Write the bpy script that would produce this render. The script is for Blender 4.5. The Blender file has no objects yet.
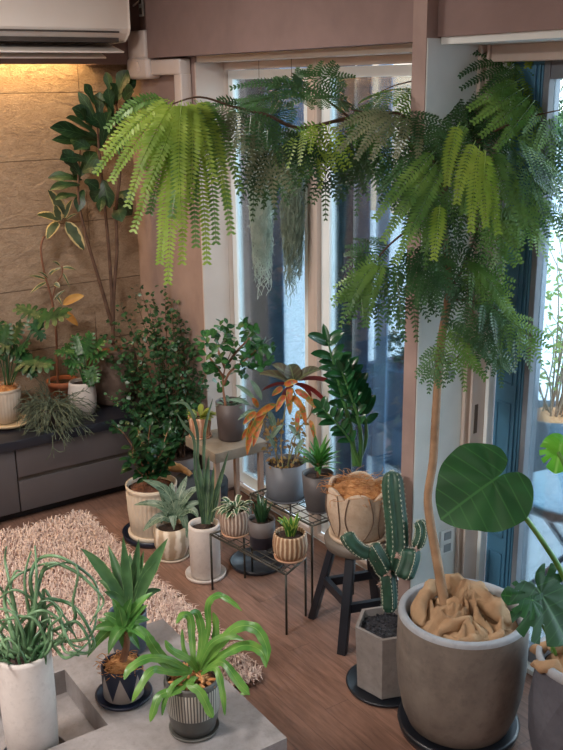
import bpy, math, random
from mathutils import Vector, Matrix, noise
V=Vector
rnd=random.Random(7)
S=bpy.context.scene; COL=S.collection
# ---------------------------------------------------------------- camera
CH=1.9; FP=950.; PI_=math.radians(17.11); RO=math.radians(-.733); AZ=math.radians(146.21)
fw=V((math.cos(AZ)*math.cos(PI_),math.sin(AZ)*math.cos(PI_),-math.sin(PI_)))
rt=V((math.sin(AZ),-math.cos(AZ),0)); up=rt.cross(fw)
R2=rt*math.cos(RO)+up*math.sin(RO); U2=up*math.cos(RO)-rt*math.sin(RO)
CAM=V((0,0,CH))
def ray(x,y): return fw+R2*((x-281.5)/FP)-U2*((y-375)/FP)
def on(x,y,ax,v):
    d=ray(x,y); return CAM+d*((v-CAM[ax])/d[ax])
def atd(x,y,w): return CAM+ray(x,y)*w
def dep(p): return (V(p)-CAM).dot(fw)
cd=bpy.data.cameras.new('camera'); co=bpy.data.objects.new('camera',cd); COL.objects.link(co)
co.matrix_world=Matrix(((R2.x,U2.x,-fw.x,0),(R2.y,U2.y,-fw.y,0),(R2.z,U2.z,-fw.z,CH),(0,0,0,1)))
cd.sensor_fit='VERTICAL'; cd.sensor_height=24; cd.lens=FP*24/750; cd.clip_start=.05; cd.clip_end=200
S.camera=co
VIEW=-fw
# ---------------------------------------------------------------- materials
def lin(c):
    if isinstance(c,str): c=[int(c[i:i+2],16)/255 for i in (0,2,4)]
    return tuple(((x/12.92) if x<=.04045 else ((x+.055)/1.055)**2.4) for x in c)+(1,)
LIN=lin
class NT:
    def __init__(s,name):
        s.m=bpy.data.materials.new(name); s.m.use_nodes=True; s.t=s.m.node_tree; s.t.nodes.clear()
        s.out=s.n('ShaderNodeOutputMaterial')
    def n(s,k,**kw):
        q=s.t.nodes.new(k)
        for a,b in kw.items(): setattr(q,a,b)
        return q
    def l(s,a,b): s.t.links.new(a,b)
    def val(s,sock,v):
        if hasattr(v,'links'): s.l(v,sock)
        else: sock.default_value=v
    def math(s,op,a,b=0.,c=0.):
        q=s.n('ShaderNodeMath',operation=op)
        for i,x in enumerate((a,b,c)): s.val(q.inputs[i],x)
        return q.outputs[0]
    def mix(s,f,a,b,mode='MIX'):
        q=s.n('ShaderNodeMix',data_type='RGBA',blend_type=mode)
        s.val(q.inputs[0],f); s.val(q.inputs[6],a); s.val(q.inputs[7],b); return q.outputs[2]
    def noise(s,scale,detail=3,vec=None,rough=.5,dist=0):
        q=s.n('ShaderNodeTexNoise'); q.inputs['Scale'].default_value=scale; q.inputs['Detail'].default_value=detail
        q.inputs['Roughness'].default_value=rough; q.inputs['Distortion'].default_value=dist
        s.l(vec if vec else s.obj(),q.inputs['Vector']); return q.outputs['Fac']
    def obj(s): return s.n('ShaderNodeTexCoord').outputs['Object']
    def scaled(s,vec,sc):
        q=s.n('ShaderNodeMapping'); s.l(vec,q.inputs[0]); q.inputs['Scale'].default_value=sc; return q.outputs[0]
    def ramp(s,f,a,b):
        q=s.n('ShaderNodeMapRange'); q.inputs['From Min'].default_value=a; q.inputs['From Max'].default_value=b
        s.l(f,q.inputs['Value']); return q.outputs[0]
    def bump(s,h,st,d=.01):
        q=s.n('ShaderNodeBump'); q.inputs['Strength'].default_value=st; q.inputs['Distance'].default_value=d
        s.l(h,q.inputs['Height']); return q.outputs[0]
    def pr(s,col,rough=.6,metal=0,spec=.5,bump=None):
        q=s.n('ShaderNodeBsdfPrincipled'); s.val(q.inputs['Base Color'],col); s.val(q.inputs['Roughness'],rough)
        q.inputs['Metallic'].default_value=metal; q.inputs['Specular IOR Level'].default_value=spec
        if bump: s.l(bump,q.inputs['Normal'])
        return q
    def fin(s,sh): s.l(sh.outputs[0],s.out.inputs[0]); return s.m
def mat(name,c1,c2=None,rough=.6,scale=12,metal=0,spec=.5,bump=0,bscale=None,bd=.005,detail=4):
    t=NT(name); c2=c2 or c1
    f=t.ramp(t.noise(scale,detail),.3,.7)
    col=t.mix(f,lin(c1),lin(c2)); b=None
    if bump: b=t.bump(t.noise(bscale or scale*6,3),bump,bd)
    return t.fin(t.pr(col,rough,metal,spec,b))
def leafm(name,c1,c2,rough=.4,vein=None,vw=.035,side=0,edge=None,ew=.3,trans=.25,spot=None,nscale=14,back=None):
    def lin(c,k=.86):
        q=LIN(c); return (q[0]*k,q[1]*k,q[2]*k,1)
    t=NT(name); uv=t.n('ShaderNodeTexCoord').outputs['UV']; sp=t.n('ShaderNodeSeparateXYZ'); t.l(uv,sp.inputs[0])
    col=t.mix(t.ramp(t.noise(nscale,2),.35,.65),lin(c1),lin(c2))
    a=t.math('ABSOLUTE',t.math('SUBTRACT',sp.outputs[0],.5))
    if spot: col=t.mix(t.ramp(t.noise(45,3,dist=1),.52,.6),col,lin(spot))
    if edge:
        g=t.math('ADD',a,t.math('MULTIPLY',t.math('SUBTRACT',t.noise(40,2),.5),.35))
        col=t.mix(t.ramp(g,ew,ew+.04),col,lin(edge))
    if vein:
        col=t.mix(t.ramp(a,vw,vw*.4),col,lin(vein))
        if side:
            s=t.math('SINE',t.math('MULTIPLY',t.math('SUBTRACT',sp.outputs[1],t.math('MULTIPLY',a,.5)),side*6.283))
            col=t.mix(t.math('MULTIPLY',t.ramp(s,.9,1.),.7),col,lin(vein))
    if back:
        g=t.n('ShaderNodeNewGeometry'); col=t.mix(g.outputs['Backfacing'],col,lin(back))
    p=t.pr(col,rough,0,.5); tr=t.n('ShaderNodeBsdfTranslucent'); t.l(col,tr.inputs[0])
    mx=t.n('ShaderNodeMixShader'); mx.inputs[0].default_value=trans; t.l(p.outputs[0],mx.inputs[1]); t.l(tr.outputs[0],mx.inputs[2])
    return t.fin(mx)
def emis(name,c,st):
    t=NT(name); q=t.n('ShaderNodeEmission'); q.inputs[0].default_value=lin(c); q.inputs[1].default_value=st; return t.fin(q)
def glassm(name,tint='F2FAFC',gl=.08):
    t=NT(name); a=t.n('ShaderNodeBsdfTransparent'); a.inputs[0].default_value=lin(tint)
    b=t.n('ShaderNodeBsdfGlossy'); b.inputs['Roughness'].default_value=.02
    lw=t.n('ShaderNodeFresnel'); lw.inputs[0].default_value=1.45
    mx=t.n('ShaderNodeMixShader'); t.l(t.math('MULTIPLY',lw.outputs[0],.8),mx.inputs[0]); t.l(a.outputs[0],mx.inputs[1]); t.l(b.outputs[0],mx.inputs[2]); return t.fin(mx)
# ---------------------------------------------------------------- mesh builder
class MB:
    def __init__(s): s.v=[];s.f=[];s.uv=[];s.mi=[]
    def face(s,idx,uvs=None,m=0):
        s.f.append(tuple(idx)); s.uv.append(uvs or [(0,0)]*len(idx)); s.mi.append(m)
    def quadbox(s,a,b,m=0,rot=None,c=None):
        x0,y0,z0=a;x1,y1,z1=b;n=len(s.v)
        P=[V((x,y,z)) for z in(z0,z1) for y in(y0,y1) for x in(x0,x1)]
        if rot: P=[rot@(p-c)+c for p in P]
        s.v+=P
        for q in((0,2,3,1),(4,5,7,6),(0,1,5,4),(2,6,7,3),(0,4,6,2),(1,3,7,5)): s.face([n+i for i in q],[(0,0),(1,0),(1,1),(0,1)],m)
        return s
    def tube(s,pts,rad,n=8,m=0,caps=True,smooth=0):
        pts=[V(p) for p in pts]
        if not isinstance(rad,(list,tuple)): rad=[rad]*len(pts)
        if len(rad)!=len(pts): rad=[rad[min(len(rad)-1,round(i*(len(rad)-1)/(len(pts)-1)))] for i in range(len(pts))]
        if smooth: pts,rad=catmull(pts,rad,smooth)
        b=len(s.v); prev=None
        for i,p in enumerate(pts):
            t=(pts[min(i+1,len(pts)-1)]-pts[max(i-1,0)]); t=t.normalized() if t.length>1e-9 else V((0,0,1))
            if prev is None: a=t.cross(V((0,0,1)) if abs(t.z)<.9 else V((1,0,0))).normalized()
            else:
                a=prev-t*prev.dot(t); a=a.normalized() if a.length>1e-6 else t.orthogonal().normalized()
            prev=a; c=t.cross(a)
            for k in range(n):
                th=2*math.pi*k/n; s.v.append(p+(a*math.cos(th)+c*math.sin(th))*rad[i])
        L=len(pts)
        for i in range(L-1):
            for k in range(n):
                k2=(k+1)%n; s.face([b+i*n+k,b+i*n+k2,b+(i+1)*n+k2,b+(i+1)*n+k],[(k/n,i/L),((k+1)/n,i/L),((k+1)/n,(i+1)/L),(k/n,(i+1)/L)],m)
        if caps and n>2:
            s.face([b+k for k in range(n)][::-1],None,m); s.face([b+(L-1)*n+k for k in range(n)],None,m)
        return s
    def lathe(s,c,prof,n=48,fn=None,m=0,close=True,a0=0,mi=None):
        b=len(s.v); c=V(c)
        for j,(r,z) in enumerate(prof):
            for k in range(n):
                th=a0+2*math.pi*k/n; rr=r*(fn(th,z,j) if fn else 1)
                s.v.append(c+V((rr*math.cos(th),rr*math.sin(th),z)))
        for j in range(len(prof)-1):
            for k in range(n):
                k2=(k+1)%n; s.face([b+j*n+k,b+j*n+k2,b+(j+1)*n+k2,b+(j+1)*n+k],[(k/n,j/len(prof)),((k+1)/n,j/len(prof)),((k+1)/n,(j+1)/len(prof)),(k/n,(j+1)/len(prof))],mi[j] if mi else m)
        if close:
            s.face([b+k for k in range(n)][::-1],None,m)
            if close!='b': s.face([b+(len(prof)-1)*n+k for k in range(n)],None,mi[-1] if mi else m)
        return s
    def blade(s,P,W,prof,fold=.2,hint=None,n=9,m=0,cols=4,wave=0,wk=9,tw=0):
        """leaf along a quadratic curve P0,P1,P2; prof(t) relative half width"""
        P=[V(p) for p in P]
        if len(P)==2: P=[P[0],(P[0]+P[1])/2,P[1]]
        h=V(hint) if hint is not None else V((0,0,1)); b=len(s.v); nrm=None; ph=rnd.random()*6
        for i in range(n+1):
            t=i/n; p=P[0]*(1-t)**2+P[1]*2*t*(1-t)+P[2]*t*t
            T=(P[1]-P[0])*(1-t)+(P[2]-P[1])*t; T=T.normalized() if T.length>1e-9 else V((0,0,1))
            N=h-T*h.dot(T)
            if N.length<.15: N=(nrm or T.orthogonal())-T*(nrm or T.orthogonal()).dot(T)
            N.normalize()
            if nrm and N.dot(nrm)<0: N=-N
            nrm=N.copy()
            if tw:
                N=Matrix.Rotation(tw*t,3,T)@N
            sd=T.cross(N); w=W*prof(t)
            for k in range(cols+1):
                x=2*k/cols-1
                s.v.append(p+sd*(x*w)+N*(fold*abs(x)*w+wave*math.sin(wk*t*6.28+ph+(x>0)*2)*abs(x)*w))
        for i in range(n):
            for k in range(cols):
                a=b+i*(cols+1)+k
                s.face([a,a+1,a+cols+2,a+cols+1],[(k/cols,i/n),((k+1)/cols,i/n),((k+1)/cols,(i+1)/n),(k/cols,(i+1)/n)],m)
        return s
    def polar(s,c,ax,nr,size,R,bow=.15,rings=6,n=48,m=0,cut=None):
        """leaf whose outline is R(theta) about the petiole; ax points to the tip"""
        c=V(c);ax=V(ax).normalized();nr=V(nr);nr=(nr-ax*nr.dot(ax)).normalized();sd=ax.cross(nr);b=len(s.v)
        s.v.append(c)
        for j in range(1,rings+1):
            for k in range(n):
                th=-math.pi+2*math.pi*k/n; r=R(th)*j/rings; x=r*math.sin(th);y=r*math.cos(th)
                z=-bow*(y*y*.8+x*x*.6)+.05*abs(x)*(1-abs(x))*2+.02*math.sin(9*th)*r
                s.v.append(c+(ax*y+sd*x+nr*z)*size)
        def uv(i):
            q=s.v[i]-c; return (.5+q.dot(sd)/size*.5,q.dot(ax)/size)
        for k in range(n):
            k2=(k+1)%n; f=[b,b+1+k,b+1+k2]; s.face(f,[uv(i) for i in f],m)
        for j in range(rings-1):
            for k in range(n):
                k2=(k+1)%n
                f=[b+1+j*n+k,b+1+(j+1)*n+k,b+1+(j+1)*n+k2,b+1+j*n+k2]; s.face(f,[uv(i) for i in f],m)
        return s
    def build(s,name,mats,parent=None,smooth=True,bevel=0):
        if not isinstance(mats,(list,tuple)): mats=[mats]
        o0=V((0,0,0)); q=parent
        while q is not None: o0=o0+q.location; q=q.parent
        me=bpy.data.meshes.new(name); me.from_pydata([tuple(p-o0) for p in map(V,s.v)],[],s.f)
        for m in mats: me.materials.append(m)
        uvl=me.uv_layers.new(name='UVMap'); flat=[c for u in s.uv for p in u for c in p]
        uvl.data.foreach_set('uv',flat)
        me.polygons.foreach_set('material_index',s.mi); me.polygons.foreach_set('use_smooth',[smooth]*len(s.f))
        me.validate(); me.update()
        ob=bpy.data.objects.new(name,me); COL.objects.link(ob); ob.parent=parent
        if bevel:
            b=ob.modifiers.new('bevel','BEVEL'); b.width=bevel; b.segments=3; b.limit_method='ANGLE'; b.angle_limit=.6
        return ob
def catmull(pts,rad,k):
    P=[];Q=[];n=len(pts)
    for i in range(n-1):
        a,b,c,d=pts[max(i-1,0)],pts[i],pts[i+1],pts[min(i+2,n-1)]
        for j in range(k):
            t=j/k; P.append(.5*((2*b)+(c-a)*t+(2*a-5*b+4*c-d)*t*t+(3*b-a-3*c+d)*t**3)); Q.append(rad[i]*(1-t)+rad[i+1]*t)
    P.append(pts[-1]);Q.append(rad[-1]); return P,Q
def thing(name,label,cat,loc,group=None):
    o=bpy.data.objects.new(name,None); COL.objects.link(o); o.location=loc; o.empty_display_size=.05
    o['label']=label;o['category']=cat
    if group:o['group']=group
    return o
def tag(o,label,cat,group=None,kind=None):
    o['label']=label;o['category']=cat
    if group:o['group']=group
    if kind:o['kind']=kind
    return o
def struct(o): o['kind']='structure'; return o
def box(name,a,b,m,parent=None,bevel=0): 
    return MB().quadbox([min(x) for x in zip(a,b)],[max(x) for x in zip(a,b)]).build(name,m,parent,smooth=bevel>0,bevel=bevel)
def ru(a,b): return rnd.uniform(a,b)
def rdir(zlo=-1,zhi=1):
    a=ru(0,6.283);z=ru(zlo,zhi);r=math.sqrt(max(0,1-z*z)); return V((r*math.cos(a),r*math.sin(a),z))
# leaf outlines
lance=lambda t: max(0,math.sin(math.pi*min(1,t**.75)))**.8
ovate=lambda t: max(.01,math.sin(math.pi*t**.8))**.6
strap=lambda t: min(1,t*8+.45)*min(1,(1-t)*3.2)**.8 if t<1 else 0
sword=lambda t: (.75+.5*t)*min(1,(1-t)*2.2)**.75 if t<1 else 0
obov=lambda t: max(.01,math.sin(math.pi*min(1,t**1.25)))**.6
# ================================================================ SETTING
mStone=None
def stone():
    t=NT('stone_panel'); o=t.obj()
    n1=t.noise(7,9,t.scaled(o,(1,1.1,2.0)),.75,1.); n2=t.noise(45,4,t.scaled(o,(1,1,2)),.7,1.2)
    col=t.mix(t.ramp(n1,.3,.7),lin('84705E'),lin('B09A84')); col=t.mix(t.math('MULTIPLY',t.ramp(n2,.4,.7),.5),col,lin('C8B49E'))
    sp=t.n('ShaderNodeSeparateXYZ'); t.l(o,sp.inputs[0])
    jz=t.math('ABSOLUTE',t.math('SUBTRACT',t.math('FRACT',t.math('DIVIDE',t.math('SUBTRACT',sp.outputs[2],.08),.298)),.5))
    j=t.ramp(jz,.493,.4985)
    row=t.math('FLOOR',t.math('DIVIDE',t.math('SUBTRACT',sp.outputs[2],.229),.298))
    jy=t.math('ABSOLUTE',t.math('SUBTRACT',t.math('FRACT',t.math('ADD',t.math('DIVIDE',sp.outputs[1],1.2),t.math('MULTIPLY',row,.5))),.5))
    j=t.math('MAXIMUM',j,t.math('MULTIPLY',t.ramp(jy,.497,.4995),.3))
    col=t.mix(t.math('MULTIPLY',j,.75),col,lin('3A2E26'))
    h=t.math('SUBTRACT',t.math('ADD',t.math('MULTIPLY',n1,1.),t.math('MULTIPLY',n2,.45)),j)
    return t.fin(t.pr(col,.75,0,.3,t.bump(h,.8,.02)))
def plaster(name,c1,c2):
    t=NT(name); a=t.noise(5,5,None,.6,.3); b=t.noise(240,2)
    return t.fin(t.pr(t.mix(t.ramp(a,.3,.7),lin(c1),lin(c2)),.85,0,.2,t.bump(b,.25,.002)))
def woodfloor():
    t=NT('oak_floor'); o=t.obj(); sp=t.n('ShaderNodeSeparateXYZ'); t.l(o,sp.inputs[0])
    W=.09; r=t.math('DIVIDE',sp.outputs[1],W); row=t.math('FLOOR',r); f=t.math('ABSOLUTE',t.math('SUBTRACT',t.math('FRACT',r),.5))
    xx=t.math('ADD',t.math('DIVIDE',sp.outputs[0],.9),t.math('MULTIPLY',row,.37)); seg=t.math('FLOOR',xx); g=t.math('ABSOLUTE',t.math('SUBTRACT',t.math('FRACT',xx),.5))
    cb=t.n('ShaderNodeCombineXYZ'); t.l(row,cb.inputs[0]); t.l(seg,cb.inputs[1]); wn=t.n('ShaderNodeTexWhiteNoise'); t.l(cb.outputs[0],wn.inputs[0])
    vo=t.n('ShaderNodeVectorMath',operation='ADD'); t.l(t.scaled(o,(1.6,16,1)),vo.inputs[0]); t.l(wn.outputs['Color'],vo.inputs[1])
    gr=t.noise(5,6,vo.outputs[0],.65,.5)
    col=t.mix(t.ramp(gr,.3,.72),lin('644A3D'),lin('977465')); col=t.mix(t.math('MULTIPLY',wn.outputs[0],.35),col,lin('5E4439'))
    j=t.math('MAXIMUM',t.ramp(f,.488,.498),t.ramp(g,.4985,.4996)); col=t.mix(t.math('MULTIPLY',j,.7),col,lin('2A1C16'))
    return t.fin(t.pr(col,t.math('ADD',.33,t.math('MULTIPLY',gr,.2)),0,.45,t.bump(t.math('SUBTRACT',gr,j),.15,.003)))
mPink=plaster('dusty_wallpaper','8E7B76','A28E87')
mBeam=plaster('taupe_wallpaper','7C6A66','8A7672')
mPale=mat('pale_wallpaper','D2D6D4','C6CCCA',.75,8)
mCeil=mat('ceiling_paint','D8D0C8','CFC8C0',.9)
mCream=mat('cream_frame','BFB0A6','C8BAB0',.45,6)
mWhite=mat('white_frame','EEF6F8','E2EDF0',.35,6)
mHead=mat('cream_casing','CDC5BA','C4BBB0',.5,6)
mGlass=glassm('window_glass')
box('floor',(-4.5,-2.6,-.1),(1.6,2.2,0),woodfloor()); struct(bpy.data.objects['floor'])
struct(box('ceiling',(-4.5,-2.6,2.5),(1.6,2.4,2.6),mCeil))
struct(box('wall_left',(-4.5,-2.6,0),(-4.35,2.3,2.5),stone()))
struct(box('wall_back',(-4.35,2.055,0),(-3.692,2.3,2.5),mPink))
struct(box('wall_right',(1.5,-2.6,0),(1.6,2.3,2.5),mPink))
struct(box('wall_front',(-4.5,-2.7,0),(1.6,-2.6,2.5),mPink))
# lowered box with cove over the stone
mb=MB(); mb.quadbox((-4.35,-2.6,2.06),(-4.2,2.055,2.5)); mb.quadbox((-4.22,-2.6,1.99),(-4.2,2.055,2.06)); mb.quadbox((-4.35,1.84,1.99),(-4.22,2.055,2.06))
struct(mb.build('trim_1',mBeam,smooth=False))
struct(box('trim_2',(-3.985,1.98,2.01),(-2.125,2.3,2.5),mBeam))           # beam over the left windows
struct(box('trim_3',(-2.125,1.97,2.018),(1.5,2.3,2.5),mBeam))             # beam over the door
struct(box('trim_4',(-2.185,1.93,0),(-2.127,2.3,2.5),mPink))              # pillar face
struct(box('trim_5',(-2.127,1.933,0),(-2.123,2.28,2.015),mPale))          # pale side of the pillar
struct(box('trim_6',(-3.71,2.06,1.985),(-2.19,2.3,2.01),mHead))          # head casing, windows
struct(box('trim_9',(-3.693,2.05,.018),(-3.685,2.184,1.985),mCream))              # casing on the wall return
struct(box('trim_7',(-2.12,1.98,1.998),(1.5,2.3,2.018),mPale))            # head casing, door
struct(box('trim_8',(-3.71,2.2,0),(1.5,2.39,.018),mWhite))                # sill track
def window(name,f0,f1,s0,s1,mm,mm2):
    """slim outer frame and sliding sash; f0/f1 = (inner, outer) x of the two jambs, s0/s1 of the two stiles"""
    t=MB(); y0,y1=2.185,2.208
    t.quadbox((f0[0],y0,0.018),(f0[1],y1,1.985)); t.quadbox((f1[0],y0,.018),(f1[1],y1,1.985)); t.quadbox((f0[1],y0,1.955),(f1[0],y1,1.985)); t.quadbox((f0[1],y0,.018),(f1[0],y1,.04))
    f=t.build('x',mm,smooth=False,bevel=.003); f.name=name; struct(f)
    q=MB(); y0,y1=2.209,2.235
    q.quadbox((s0[0],y0,.042),(s0[1],y1,1.953)); q.quadbox((s1[0],y0,.042),(s1[1],y1,1.953)); q.quadbox((s0[1],y0,1.915),(s1[0],y1,1.953)); q.quadbox((s0[1],y0,.042),(s1[0],y1,.1))
    q.quadbox((s0[0]+.03,y0-.004,.06),(s0[0]+.036,y0,1.94))
    q.build('sash',mm2,f,smooth=False,bevel=.003)
    g=MB(); g.quadbox((s0[1],2.22,.1),(s1[0],2.225,1.915)); g.build('pane',mGlass,f,smooth=False)
    return f
def X_(px,Y): return on(px,380,1,Y).x
w1=window('window_1',(-3.691,-3.684),(X_(308,2.185),X_(315,2.185)),(X_(231,2.209),X_(240,2.209)),(X_(305,2.209),X_(309,2.209)),mCream,mWhite)
w2=window('window_2',(X_(315,2.185)+.001,X_(317,2.185)),(-2.3,-2.19),(X_(318,2.209),X_(329,2.209)),(-2.36,-2.3),mCream,mWhite)
# door frame
t=MB()
xs=on(463,380,1,2.14).x
for a,b,y0,y1 in((-2.123,-2.108,2.13,2.2),(-2.108,-2.098,2.15,2.2),(-2.098,-2.088,2.14,2.2),(-2.123,-2.088,2.2,2.28)): t.quadbox((a,y0,.018),(b,y1,1.998))
t.quadbox((-2.088,2.15,1.95),(1.5,2.28,1.998)); t.quadbox((1.45,2.15,.018),(1.5,2.28,1.95))
d=t.build('x',mCream,smooth=False,bevel=.003); d.name='door_1'; struct(d)
mBlue=mat('blue_painted_panel','4A7E9E','427492',.45,5); mNavy=mat('navy_panel','1F3350','253E5E',.5,4)
q=MB(); q.quadbox((-2.087,2.2,.02),(-2.072,2.225,1.95)); q.build('sash_edge',mWhite,d,smooth=False)
xa=-2.072; xb=on(529,380,1,2.25).x; 
q=MB(); q.quadbox((xa,2.23,.02),(xb,2.27,1.95))
for k in (.72,.86,.95): q.quadbox((xa+(xb-xa)*k,2.222,.03),(xa+(xb-xa)*k+.006,2.23,1.94))
for z0,z1 in((.12,.36),(.42,.9),(.96,1.85)):
    for (a,b,c,e) in((.1,z0,.6,z0+.008),(.1,z1-.008,.6,z1),(.1,z0,.14,z1),(.56,z0,.6,z1)): q.quadbox((xa+(xb-xa)*a,2.225,b),(xa+(xb-xa)*c,2.23,e))
q.build('blue_leaf',mBlue,d,smooth=False,bevel=.002)
q=MB(); q.quadbox((xb,2.225,.02),(xb+.022,2.275,1.95)); q.quadbox((xb+.02,2.23,.02),(.9,2.27,.07)); q.quadbox((xb+.02,2.23,1.9),(.9,2.27,1.95)); q.quadbox((.9,2.23,.02),(.95,2.27,1.95)); q.quadbox((-.55,2.23,.07),(-.5,2.27,1.9))
q.build('sash',mat('grey_frame','6E7680','7B838C',.4),d,smooth=False,bevel=.002)
g=MB(); g.quadbox((xb+.022,2.248,.07),(.9,2.254,1.9)); g.build('pane',mGlass,d,smooth=False)
# recessed handle on the door frame
p=on(477,419,1,2.165); q=MB(); q.quadbox((-2.09,2.155,p.z-.05),(-2.0865,2.17,p.z+.05)); q.build('recessed_handle',mat('bronze_grip','5A4A3C','5A4A3C',.4),d,smooth=False)
# ================================================================ OUTSIDE
def tiles():
    t=NT('terrace_tile'); o=t.obj(); sp=t.n('ShaderNodeSeparateXYZ'); t.l(o,sp.inputs[0])
    j=t.ramp(t.math('ABSOLUTE',t.math('SUBTRACT',t.math('FRACT',t.math('DIVIDE',sp.outputs[0],.09)),.5)),.44,.47)
    return t.fin(t.pr(t.mix(t.math('MULTIPLY',j,.5),t.mix(t.noise(8,3),lin('B4C6D0'),lin('D2DEE4')),lin('8FA6B6')),.6,0,.3))
struct(box('terrace_deck',(-14,2.4,-.12),(6,9.5,-.02),tiles()))
mWallN=mat('blue_stucco','31475F','3C556E',.8,3)
tag(box('blue_terrace_wall',(-13.5,7.6,-.02),(-10.85,7.8,2.6),mWallN),'tall dark blue wall at the far end of the terrace seen through the left window','wall')
def col(px0,px1,Y,name,label,m,th=.012,z1=1.98,z0=-.02,g=None):
    a=on(px0,380,1,Y).x;b=on(px1,380,1,Y).x
    return tag(box(name,(a,Y,z0),(b,Y+th,z1),m,bevel=.004),label,'shutter',g)
mTeal=mat('teal_panel','2B4E60','31586B',.5,4); mMid=mat('mid_blue_panel','466A8C','507596',.5,4)
col(243,268,2.42,'folding_shutter','dark navy folded shutter just outside the left window, behind the hanging moss',mNavy)
col(269,283,2.42,'folding_shutter','mid blue shutter panel beside the navy one outside the left window',mMid)
col(334,342,2.42,'folding_shutter','narrow teal shutter edge right of the white middle sash',mTeal)
col(343,351,2.42,'folding_shutter','narrow navy shutter panel between the teal one and a white line',mNavy)
col(351.3,353,2.42,'shutter_track','thin pale vertical track between two dark blue shutters','track',.02) if 0 else col(351.3,353,2.42,'shutter_track','thin pale vertical track between two dark blue shutters',mWhite,.03)
col(353.5,366,2.42,'folding_shutter','blue shutter panel right of the thin pale track',mat('steel_blue_panel','34587A','2D4E6E',.5,4))
col(373,385,2.42,'folding_shutter','pale steel blue shutter nearest the pillar',mat('light_blue_panel','6C93B8','7BA0C2',.5,4))
# low planter wall outside second window
a=on(392,400,1,3.1)
tag(box('terrace_planter_box',(-3.72,3.02,-.02),(-3.2,3.3,.5),mat('planter_blue','35536E','3F5F7C',.7,4),bevel=.01),'long dark blue planter box on the terrace behind the cactus','planter')
mOutLeaf=leafm('outdoor_leaf','6E8A4C','9AA658',.6,trans=.35)
mOutDark=leafm('outdoor_dark_leaf','2E5148','3F6B58',.5,trans=.2)
fb=MB()
for i in range(170):
    c=V((ru(-3.66,-3.26),3.16+ru(-.08,.08),.5+abs(rnd.gauss(0,.16)))); d_=rdir(-.2,1)
    fb.blade([c,c+d_*.04+V((0,0,.01)),c+d_*.08],.012,lance,.1,rdir(),4,cols=2)
tag(fb.build('leafy_planting',mOutDark),'dark leafy plants growing out of the blue terrace planter box','plants',kind='stuff')
# buildings
def facade(name,label,x0,x1,y,z0,z1,c1,c2,nx,nz,wc,depth=3,lo=.15):
    t=thing(name,label,'building',(x0,y,z0)); W=MB(); W.quadbox((x0,y,z0),(x1,y+depth,z1)); W.build('wall',mat(name+'_wall',c1,c2,.9,1.5),t,smooth=False)
    m=mat(name+'_window',wc,wc,.15,2); dx=(x1-x0)/nx;dz=(z1-z0)/nz
    for i in range(nx):
        for j in range(nz):
            q=MB();a=x0+dx*(i+lo+.05);b=x0+dx*(i+.95-lo);c=z0+dz*(j+.25);e=z0+dz*(j+.8)
            q.quadbox((a,y-.06,c),(b,y-.01,e)); q.build('window',m,t,smooth=False)
    return t
facade('brick_building','reddish brown brick building beyond the terrace above the navy shutter',-24,-18.5,12,-6,7.5,'8A5F50','7A5044',5,7,'5B6470',2)
facade('beige_building','pale beige tower seen through the middle windows',-20.5,-16.9,14.5,-6,14,'C9BBA9','BDAE9C',5,10,'56677A')
facade('grey_building','low pale grey building beyond the terrace behind the second window',-15.6,-8.5,14,-6,1.15,'B4BEC8','A4AEBA',16,12,'8A9CAE')
facade('pink_building','pinkish office building seen through the door glass at right',-6.5,-2.5,16,-6,3.2,'BFA79C','C9B2A6',7,8,'6B7F93')
# terrace railing
t=thing('terrace_railing','white terrace railing grid beyond the outdoor shrub','railing',(-6,6.2,-.02)); q=MB()
for z in(.35,.7,1.05): q.tube([(-6.1,6.2,z),(1,6.2,z)],.015,6)
for i in range(24): q.tube([(-6.1+i*.3,6.2,-.02),(-6.1+i*.3,6.2,1.05)],.01,6)
q.build('rails',mWhite,t)
# round table outside
c=on(575,492,2,.46); t=thing('outdoor_table','round outdoor table with blue glass top and crossed dark legs beyond the door','table',(c.x,c.y,-.02))
def gl_top():
    t=NT('blue_mosaic_glass'); f=t.noise(60,3,None,.6,1); return t.fin(t.pr(t.mix(t.ramp(f,.4,.6),lin('6FA8C8'),lin('A6D2E4')),.25,0,.5))
rT=.21
MB().lathe((c.x,c.y,.45),[(rT*.97,0),(rT,.004),(rT,.012),(rT*.97,.014)],64).build('table_top',gl_top(),t)
mDk=mat('dark_metal','2C3640','35404A',.4,8,metal=.3)
q=MB(); q.lathe((c.x,c.y,.425),[(rT*.98,0),(rT*1.02,.0),(rT*1.02,.03),(rT*1.0,.03)],64,close=False); q.build('rim',mDk,t)
for k in range(4):
    th=k*math.pi/2+.5; q=MB(); e=V((math.cos(th),math.sin(th),0)); q.tube([V((c.x,c.y,.425))+e*rT*.8,V((c.x,c.y,-.02))-e*rT*.9],.011,8); q.build('leg',mDk,t)
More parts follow.
